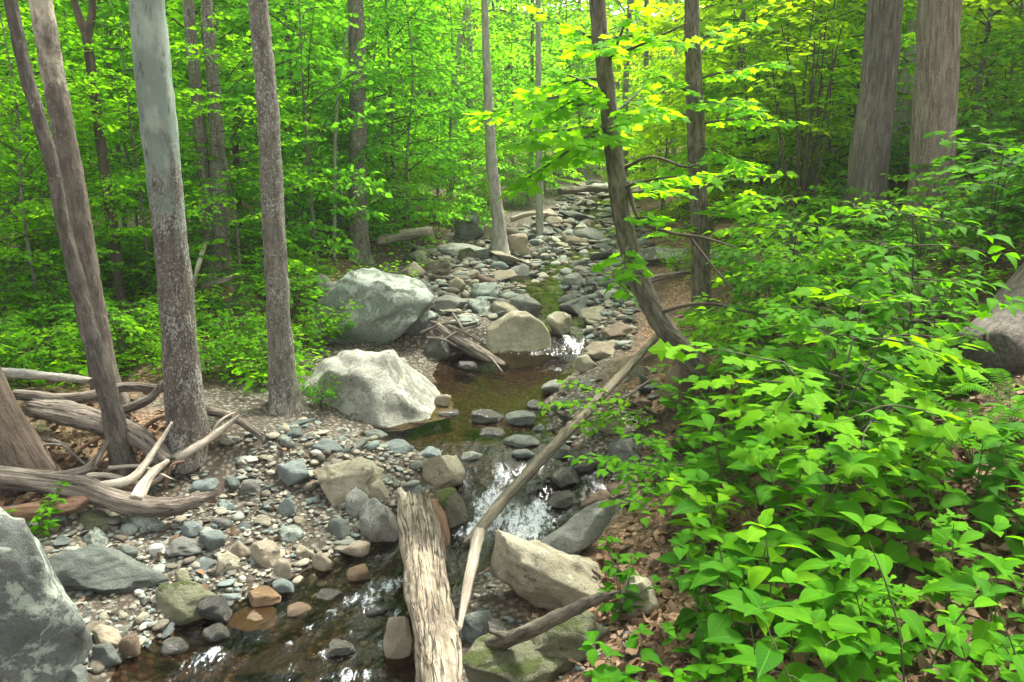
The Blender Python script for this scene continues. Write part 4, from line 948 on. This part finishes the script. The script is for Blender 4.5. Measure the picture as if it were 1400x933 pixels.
# ------------------------------------------------------------------ plants
def herb(seed, h, nst, leaf, spread=.25, pair=True, wide=.58, tiers=None, kind='near'):
    g = random.Random(seed); LV = []; TB = []
    for k in range(nst):
        az = g.uniform(0, 6.28); lean = g.uniform(.05, spread) if nst > 1 else g.uniform(0, spread * .6)
        hh = h * g.uniform(.7, 1.1); tip = np.array([math.cos(az) * lean * hh * 2, math.sin(az) * lean * hh * 2, hh]); m = np.array([tip[0] * .35, tip[1] * .35, hh * .55])
        C = crom([np.zeros(3), m, tip], 14)
        TB.append(tube([Vector(c) for c in C[::3]], [.004, .0035, .003, .0025, .0015][:len(C[::3])], 5, 10, seed, 0, 0, 1, 0, (0, 0), 0, False))
        n = tiers or max(4, int(hh / (leaf * .68))); ph = g.uniform(0, 6.28)
        for i in range(n):
            f = .28 + .72 * i / (n - 1); q = C[min(13, int(f * 13))]
            ph += 1.57 if pair else 2.4
            for sg in ((0, math.pi) if pair else (0,)):
                a = ph + sg + g.gauss(0, .25); d = np.array([math.cos(a), math.sin(a), g.uniform(-.15, .35)])
                l = leaf * (.6 + .5 * math.sin(math.pi * min(1, .25 + f * .6))) * g.uniform(.75, 1.15)
                pe = q + norm(d) * l * g.uniform(.15, .4)
                TB.append(tube([Vector(q), Vector((q + pe) / 2 + UP * .004), Vector(pe)], [.0018, .0014, .001], 3, 3, 1, 0, 0, 1, 0, (0, 0), 0, False))
                LV.append((pe, norm(d + np.array([0, 0, -.12])), norm(UP + rvec(g, .28) + d * -.1), l, l * wide * 2 * g.uniform(.85, 1.1) * .56, g.random()))
        a = g.uniform(0, 6.28)
        for s_ in range(3):
            b = a + s_ * 2.1; LV.append((C[-1], np.array([math.cos(b), math.sin(b), .35]), norm(UP + rvec(g, .2)), leaf * .6, leaf * .38, g.random()))
    return foliage_mesh('foliage', LV, kind), tube_mesh('stem', TB)
def shrub(seed, h, nst, leaf, kind='near', dens=.7, wide=.6, reach=.5):
    """arching stems with flat sprays of leaves in tiers"""
    g = random.Random(seed); LV = []; TB = []; SB = []
    for k in range(nst):
        az = k * 2.4 + g.gauss(0, .4); hh = h * g.uniform(.6, 1.1); rc = reach * hh * g.uniform(.4, 1.1)
        C = crom([np.zeros(3), np.array([math.cos(az) * rc * .3, math.sin(az) * rc * .3, hh * .6]), np.array([math.cos(az) * rc, math.sin(az) * rc, hh])], 12)
        SB.append(tube([Vector(c) for c in C[::2]], list(np.linspace(.007, .002, 6)), 5, 12, seed, .05, 0, 1, 0, (0, 0), 0, False))
        for i in range(4, 12, 2):
            for sg in (-1, 1):
                a = az + sg * g.uniform(.5, 1.3); bough(g, C[i], np.array([math.cos(a), math.sin(a), .15]), hh * g.uniform(.3, .55), leaf, LV, TB, .003, .35, dens, .3, wide, (.2, .35))
    return foliage_mesh('foliage', LV, kind, TB), tube_mesh('stem', SB)
HB = [herb(300, .52, 2, .135, wide=.5), herb(301, .42, 3, .11, wide=.64), herb(302, .62, 2, .13, wide=.5), herb(303, .38, 4, .085, .4, wide=.62), herb(304, .60, 2, .125, .3, False, .36), herb(305, .30, 5, .06, .5, wide=.5), herb(306, .5, 3, .085, .3, False, .95, None, 'maple')]
def fern(seed, h, nf, leaf=.05):
    g = random.Random(seed); LV = []; TB = []
    for k in range(nf):
        az = k * 6.28 / nf + g.gauss(0, .25); L = h * g.uniform(.8, 1.15)
        o_ = np.array([math.cos(az), math.sin(az), 0])
        C = crom([np.zeros(3), o_ * L * .35 + UP * L * .5, o_ * L * .75 + UP * L * .68, o_ * L * 1.05 + UP * L * .55], 26)
        TB.append(tube([Vector(c) for c in C[::5]], list(np.linspace(.004, .001, len(C[::5]))), 4, 10, seed, 0, 0, 1, 0, (0, 0), 0, False))
        for i in range(5, 26):
            t = i / 25; ax = norm(C[min(25, i + 1)] - C[i - 1]); sd = norm(np.cross(ax, UP)); nn = np.cross(sd, ax)
            l = L * .24 * math.sin(math.pi * (.12 + .86 * (t - .15))) * g.uniform(.9, 1.1)
            for sg in (-1, 1): LV.append((C[i], norm(sd * sg + ax * .45 - UP * .1), norm(nn + rvec(g, .1)), max(.012, l), max(.006, l * .22), g.random()))
    return foliage_mesh('foliage', LV, 'near'), tube_mesh('stem', TB)
FN = [fern(340, .45, 7), fern(341, .35, 6)]
for fo, _ in FN: fo.materials.append(M['leaf_near'])
SH = [shrub(320, .8, 4, .07), shrub(321, .65, 5, .062), shrub(322, 1.0, 4, .078, wide=.5), shrub(323, .55, 5, .052), shrub(324, 1.25, 3, .07, dens=.8, reach=.35), shrub(325, .9, 4, .07, 'maple', .8, .95)]
PAUTO = []
def plant(name, proto, p, s, mat, rz, cat, group, label=None, kindword='', smat='green_stem'):
    fo, st_ = proto
    e = empty(name, p, rz); e.scale = (s, s, s); e['group'] = group; e['category'] = cat
    link('foliage', fo, [M[mat], M['twig']][:max(1, len(fo.materials) or 2)], e); link('stem', st_, [M[smat]], e)
    if label: e['label'] = label
    else:
        u, v, d = proj((p[0], p[1], p[2] + .3 * s)); PAUTO.append((e, mat, kindword, u, v, d))
    return e
for fo, _ in HB: fo.materials.append(M['leaf_near'])
for fo, _ in SH: fo.materials.append(M['leaf_near']); fo.materials.append(M['twig'])
def uL(v):   # left limit of the leaf bank in the photo
    return np.interp(v, [300, 350, 430, 500, 545, 600, 650, 700, 790, 850, 960], [1020, 985, 950, 925, 885, 850, 855, 880, 862, 885, 870])
placed = []
def try_plant(x, y, rmin):
    if any((x - a) ** 2 + (y - b) ** 2 < rmin * rmin for a, b in placed): return None
    placed.append((x, y)); return Vector((x, y, Hs(x, y) - .01))
GP = 'leafy plants on the right bank'
n = 0; tries = 0
while n < 104 and tries < 9000:
    tries += 1
    y = .75 + 7.6 * R.random() ** 1.3; x = R.uniform(-.2, .75 * y + .9)
    h = Hs(x, y); u, v, d = proj((x, y, h + .35))
    s = R.uniform(.75, 1.2)
    if d < .75: continue
    pr = .30 * s * F / d
    if u - pr * (1.25 if y > 2.6 else .85) < uL(v) or u > 1500 or v > 1080: continue
    if v > 940 and u < 900: continue
    if u + pr > 1340 and v - pr * 1.3 < 515 and v + pr > 395 and y < 5.2: continue
    if 1130 < u < 1340 and v < 360 and y < 7.4: continue
    if y < 2.2: s *= .8
    p = try_plant(x, y, .17 if y < 3 else .26)
    if p is None: continue
    n += 1
    mt = R.choices(['leaf_near', 'leaf_near_deep', 'leaf_near_lime'], [.55, .28, .17] if y < 4 else [.6, .1, .3])[0]
    if y > 2.6 and R.random() < .5: plant('shrub', R.choice(SH), p, s * R.uniform(.8, 1.1), mt, R.uniform(0, 6.28), 'shrub', 'leafy shrubs on the right bank', None, 'arching shrub', 'twig')
    else: plant('leafy_plant', HB[R.randrange(7)], p, s, mt, R.uniform(0, 6.28), 'plant', GP, None, 'upright broad-leaved plant')
n = 0; tries = 0
while n < 75 and tries < 6000:
    tries += 1
    y = .9 + 5 * R.random() ** 1.4; x = R.uniform(0, .75 * y + .9)
    h = Hs(x, y); u, v, d = proj((x, y, h + .15))
    s = R.uniform(.55, .95); pr = .2 * s * F / max(d, .3)
    if d < .75 or u - pr < uL(v) + 15 or u > 1480 or v > 1050: continue
    if u + pr > 1345 and v - pr < 515 and v + pr > 395: continue
    p = try_plant(x, y, .13)
    if p is None: continue
    n += 1
    plant('leafy_plant', HB[R.choice([3, 5, 5, 1, 6])], p, s, R.choice(['leaf_near', 'leaf_near', 'leaf_near_lime', 'leaf_near_deep']), R.uniform(0, 6.28), 'plant', GP, None, 'low seedling')
# close plants set by hand: base on the ground at the pixel
for (u, v, k, s, mt, lab) in ((1000, 900, 2, 1.0, 'leaf_near_deep', 'tallest dark broad-leaved plant in front of the olive rock'), (1130, 985, 0, .9, 'leaf_near', 'large broad-leaved plant at the bottom edge of the leaf bank'), (870, 985, 3, .8, 'leaf_near_deep', 'low dark-leaved plant at the bottom edge nearest the olive rock'),
                              (850, 850, 5, .9, 'leaf_near_deep', 'small dark-leaved seedling beside the big buff slab'), (1240, 1000, 4, .9, 'leaf_near', 'upright plant at the bottom edge right of the large broad-leaved one')):
    p = P(u, v); plant('leafy_plant', HB[k], p, s, mt, R.uniform(0, 6.28), 'plant', GP, lab)
for (u, v, k, sc, lab) in ((1330, 640, 0, 1.0, 'fern with arching fronds among the broad leaves at the right margin'), (1265, 560, 1, 1.0, 'smaller fern left of the right margin fern'), (1385, 580, 1, 1.1, 'fern just below the fallen trunk at the right edge'),
                           (1180, 470, 0, .9, 'fern standing on the slope below the massive grey trunk'), (1020, 520, 1, .9, 'fern near the black hooked dead twig'), (1290, 420, 0, .9, 'fern on the slope below the massive brown trunk')):
    p = P(u, v); plant('fern', FN[k], p, sc * .7, 'leaf_near', R.uniform(0, 6.28), 'fern', 'ferns on the right bank', lab)
for (u, v, k, sc, mt, lab) in ((1150, 352, 1, .9, 'leaf_near_lime', 'lime shrub screening the foot of the massive grey trunk'), (1222, 350, 0, .8, 'leaf_near', 'green shrub in the gap between the feet of the two massive trunks'), (1292, 350, 1, .9, 'leaf_near_lime', 'lime shrub at the right foot of the massive brown trunk'), (1095, 352, 2, .7, 'leaf_near', 'tall green shrub left of the massive grey trunk'),
                               (1345, 368, 0, .8, 'leaf_near', 'green shrub above the fallen trunk at the right edge'), (1000, 385, 3, .9, 'leaf_near_lime', 'low lime shrub right of the straight dark trunk'), (925, 380, 3, .6, 'leaf_near_lime', 'small lime shrub between the two rough trunks'), (1180, 385, 3, 1.0, 'leaf_near', 'low green shrub downhill of the massive grey trunk'), (1255, 385, 1, .8, 'leaf_near', 'bushy green shrub downhill of the massive brown trunk')):
    p = P(u, v); plant('shrub', SH[k], p, sc, mt, R.uniform(0, 6.28), 'shrub', 'leafy shrubs on the right bank', lab, '', 'twig')
# lime bough plant overhanging the pool
def over(u, v, targets, leaf, mat, label, seed):
    p0 = P(u, v); g = random.Random(seed); LV = []; TB = []; SB = []
    for eu, ev, lift in targets:
        q = ground_pts([(eu, ev, lift)])[0]; b = np.array(q - p0); L = np.linalg.norm(b)
        bough(g, np.array([0, 0, .02]), norm(b) + np.array([0, 0, .16]), L, leaf, LV, TB, .006, .32, .9, .25, .6, (.18, .34))
        SB.append(tube([Vector((0, 0, -.05)), Vector(b * .1 + UP * .03), Vector(b * .2 + UP * .06)], [.008, .006, .005], 6, 8, 1, .05, 0, 1, 0, (0, 0), 0, False))
    e = empty('shrub', p0); tag(e, label, 'shrub', 'leafy shrubs on the right bank')
    link('foliage', foliage_mesh('foliage', LV, 'near', TB), [M[mat], M['twig']], e); link('stem', tube_mesh('stem', SB), [M['twig']], e)
over(905, 575, [(735, 548, .34), (770, 525, .4), (790, 560, .32), (775, 560, .3)], .06, 'leaf_near_lime', 'lime green shrub reaching low over the pool below the curved trunk', 501)
over(960, 640, [(830, 640, .25), (850, 610, .3), (870, 670, .25), (840, 690, .22)], .06, 'leaf_near', 'spreading green shrub leaning over the rapids from the right bank', 502)
over(1000, 430, [(930, 440, .3), (960, 465, .3), (1040, 440, .3)], .07, 'leaf_near_lime', 'lime shrub at the foot of the straight dark trunk', 503)

# low growth on the left bank
LP = [(0, 470), (0, 380), (130, 360), (230, 350), (330, 352), (440, 350), (440, 400), (460, 470), (420, 540), (340, 545), (290, 520), (200, 520), (120, 535), (0, 540)]
n = 0; tries = 0; LG = 'low leafy shrubs on the left bank'
while n < 92 and tries < 9000:
    tries += 1
    u = R.uniform(-60, 470); v = R.uniform(345, 560)
    if not inpoly(max(u, 1), v, LP): continue
    p = P(u, v)
    if any((p.x - a) ** 2 + (p.y - b) ** 2 < r * r for a, b, r in TAKEN): continue
    q = try_plant(p.x, p.y, .2)
    if q is None: continue
    n += 1
    if R.random() < .5: plant('low_shrub', SH[R.choice([1, 3])], q, R.uniform(.5, .8), R.choice(['leaf_near', 'leaf_near_lime', 'leaf_near']), R.uniform(0, 6.28), 'shrub', LG, None, 'low shrub', 'twig')
    else: plant('low_plant', HB[R.choice([3, 5, 4])], q, R.uniform(.7, 1.0), R.choice(['leaf_near', 'leaf_near_lime', 'leaf_near_lime']), R.uniform(0, 6.28), 'plant', 'low leafy plants on the left bank', None, 'low plant')
for (u, v, k, s, lab) in ((468, 470, 3, .6, 'small round green shrub growing against the largest lichened boulder'), (60, 740, 5, .8, 'little green seedling between the thick driftwood limb and the corner boulder'), (440, 560, 3, .45, 'tuft of green leaves at the left shoulder of the pale flat boulder')):
    p = P(u, v)
    if k == 3: plant('low_shrub', SH[3], p, s, 'leaf_near', 0, 'shrub', LG, lab, '', 'twig')
    else: plant('low_plant', HB[5], p, s, 'leaf_near', 0, 'plant', 'low leafy plants on the left bank', lab)
# thin multi-stemmed bush on the hillside
def stems_bush(u, v, label, seed, h=2.2, nst=9):
    p0 = P(u, v); g = random.Random(seed); SB = []; LV = []; TB = []
    for k in range(nst):
        a = g.uniform(0, 6.28); l = g.uniform(.05, .3) * h
        tip = np.array([math.cos(a) * l, math.sin(a) * l * .6, h * g.uniform(.7, 1.1)])
        C = crom([np.array([math.cos(a) * .05, math.sin(a) * .05, -.05]), tip * .5 + rvec(g, .05), tip], 12)
        SB.append(tube([Vector(c) for c in C[::2]], list(np.linspace(.016, .005, 6)), 6, 14, seed + k, .08, 0, 2, 0, (0, 0), 0, False))
        for i in range(5, 12, 2):
            a2 = g.uniform(0, 6.28); bough(g, C[i], np.array([math.cos(a2), math.sin(a2), .3]), h * g.uniform(.15, .3), .085, LV, TB, .004, .3, .8, .3, .62, (.25, .4))
    e = empty('bush', p0); tag(e, label, 'bush', 'thin-stemmed bushes on the hillside')
    link('foliage', foliage_mesh('foliage', LV, 'far', TB), [M['leaf_bright'], M['twig']], e); link('stem', tube_mesh('stem', SB), [M['bark_dark']], e)
stems_bush(1095, 305, 'bush of many thin dark stems left of the massive grey trunk', 601, 2.2, 10)
stems_bush(1045, 300, 'sparser thin-stemmed bush toward the straight dark trunk', 602, 1.7, 6)

# carpet of small leaves on the left bank and leaf litter on the right: uncountable
def carpet(name, polys, n, kind, size, mat, label, cat, lift, curl=.3):
    g = random.Random(77); LV = []
    for poly, share in polys:
        us = [q[0] for q in poly]; vs = [q[1] for q in poly]; k = 0; tr = 0
        while k < n * share and tr < n * 8:
            tr += 1
            u = g.uniform(min(us), max(us)); v = g.uniform(min(vs), max(vs))
            if not inpoly(u, v, poly): continue
            p = Pq(u, v)
            if p is None or p[2] < zw(p[1]) + .03: continue
            a = g.uniform(0, 6.28); l = g.uniform(*size)
            LV.append((p + np.array([0, 0, g.uniform(*lift)]), np.array([math.cos(a), math.sin(a), g.gauss(0, curl * .6)]), norm(UP + rvec(g, curl)), l, l * g.uniform(.5, .8), g.random())); k += 1
    me = foliage_mesh(name, LV, kind)
    return tag(link(name, me, [M[mat]]), label, cat, None, 'stuff')
RP = [(850, 960), (720, 860), (860, 720), (840, 620), (900, 520), (920, 430), (1000, 360), (1150, 300), (1480, 260), (1480, 1000)]
carpet('ground_cover', [(LP, .5), ([(0, 380), (430, 320), (620, 320), (560, 400), (430, 400), (0, 470)], .22), ([(890, 300), (1000, 280), (1400, 250), (1400, 420), (1150, 420), (1000, 420), (900, 370)], .28)], 8200, 'far', (.03, .07), 'leaf_mid', 'carpet of small green leaves over the left bank', 'ground cover', (.02, .16), .4)
carpet('leaf_litter', [(RP, .785), (G1, .008), (G2, .006), ([(0, 560), (60, 540), (280, 540), (300, 620), (200, 660), (0, 720)], .05), ([(0, 380), (420, 380), (420, 480), (0, 480)], .08)], 8500, 'near', (.025, .065), 'dead_leaf', 'brown dead leaves strewn over the forest floor', 'leaf litter', (.002, .03), .8)

# ------------------------------------------------------------------ labels for what was scattered
def nearest(u, v):
    best = min(LAND, key=lambda q: (q[1] - u) ** 2 + ((q[2] - v) * 1.3) ** 2)
    du, dv = u - best[1], v - best[2]
    if abs(du) > abs(dv) * 1.1: rel = 'left of' if du < 0 else 'right of'
    else: rel = 'behind' if dv < 0 else 'in front of'
    return rel, best[0]
for o, colr, shape, w, u, v, nm in AUTO:
    rel, ln = nearest(u, v)
    size = 'small' if w < .09 else ('medium' if w < .18 else 'large')
    o['label'] = f'{size} {colr} {shape}stone {rel} {ln}'; o['category'] = 'stone'
LM = {'leaf_near': 'fresh green', 'leaf_near_deep': 'dark green', 'leaf_near_lime': 'lime green', 'leaf_bright': 'yellow-green', 'leaf_mid': 'mid green', 'leaf_deep': 'dark green', 'leaf_cool': 'cool green'}
for e, mat, kw, u, v, d in PAUTO:
    rel, ln = nearest(u, v)
    dist = 'close' if d < 2.2 else ('nearby' if d < 4 else ('farther' if d < 6 else 'remote'))
    e['label'] = f'{dist} {LM[mat]} {kw} {rel} {ln}'
for e, mat, rn, u, v, sh in UAUTO:
    rel, ln = nearest(u, v)
    e['label'] = f'{sh} {LM[mat]} understory tree in the {rn}, {rel} {ln}'

# ------------------------------------------------------------------ air
bm = bmesh.new(); bmesh.ops.create_cube(bm, size=1)
for q in bm.verts: q.co = Vector((q.co.x * 360, 90 + q.co.y * 340, 24 + q.co.z * 60))
hm = bpy.data.meshes.new('haze'); bm.to_mesh(hm); bm.free()
k = NT('haze'); pv = k.n('VolumePrincipled', {'Color': (.93, .97, .92, 1), 'Density': .0013, 'Anisotropy': .2})
k.t.links.new(pv.outputs[0], k.out.inputs['Volume'])
tag(link('haze', hm, [k.m]), 'faint pale summer haze hanging in the wood', 'haze', None, 'stuff')

# ------------------------------------------------------------------ light, sky, camera
w = bpy.data.worlds.new('World'); S.world = w; w.use_nodes = True
nt = w.node_tree; nt.nodes.clear()
SUN_EL, SUN_AZ = math.radians(58), math.radians(35)      # azimuth clockwise from +Y: ahead and to the right
sky = nt.nodes.new('ShaderNodeTexSky'); sky.sky_type = 'NISHITA'; sky.sun_disc = False
sky.sun_elevation = SUN_EL; sky.sun_rotation = SUN_AZ; sky.air_density = 1; sky.dust_density = 4; sky.ozone_density = 1
hs = nt.nodes.new('ShaderNodeHueSaturation'); hs.inputs['Saturation'].default_value = .12
bg = nt.nodes.new('ShaderNodeBackground'); bg.inputs['Strength'].default_value = .14
wo = nt.nodes.new('ShaderNodeOutputWorld')
nt.links.new(sky.outputs[0], hs.inputs['Color']); nt.links.new(hs.outputs[0], bg.inputs[0]); nt.links.new(bg.outputs[0], wo.inputs[0])
sl = bpy.data.lights.new('sun', 'SUN'); sl.energy = 3.1; sl.angle = math.radians(8); sl.color = (1, .95, .85)
so = bpy.data.objects.new('sun', sl); COL.objects.link(so)
sd = Vector((math.sin(SUN_AZ) * math.cos(SUN_EL), math.cos(SUN_AZ) * math.cos(SUN_EL), math.sin(SUN_EL)))
so.rotation_euler = sd.to_track_quat('Z', 'Y').to_euler(); so.location = (4, 6, 20)

cam = bpy.data.cameras.new('camera'); co = bpy.data.objects.new('camera', cam); COL.objects.link(co)
cam.sensor_width = 36; cam.lens = 36 * F / 1400; cam.clip_end = 500; cam.clip_start = .05
co.location = CAM; co.rotation_euler = (math.pi / 2 - PITCH, 0, 0)
S.camera = co
vs = S.view_settings; vs.view_transform = 'Standard'; vs.look = 'None'; vs.gamma = 1; vs.exposure = 2.12; vs.use_curve_mapping = False
S.render.engine = 'CYCLES'
cy = S.cycles; cy.use_denoising = True; cy.max_bounces = 9; cy.diffuse_bounces = 5; cy.glossy_bounces = 2; cy.transmission_bounces = 6; cy.volume_bounces = 0; cy.transparent_max_bounces = 8
cy.use_adaptive_sampling = True; cy.adaptive_threshold = .01; cy.sample_clamp_indirect = 6
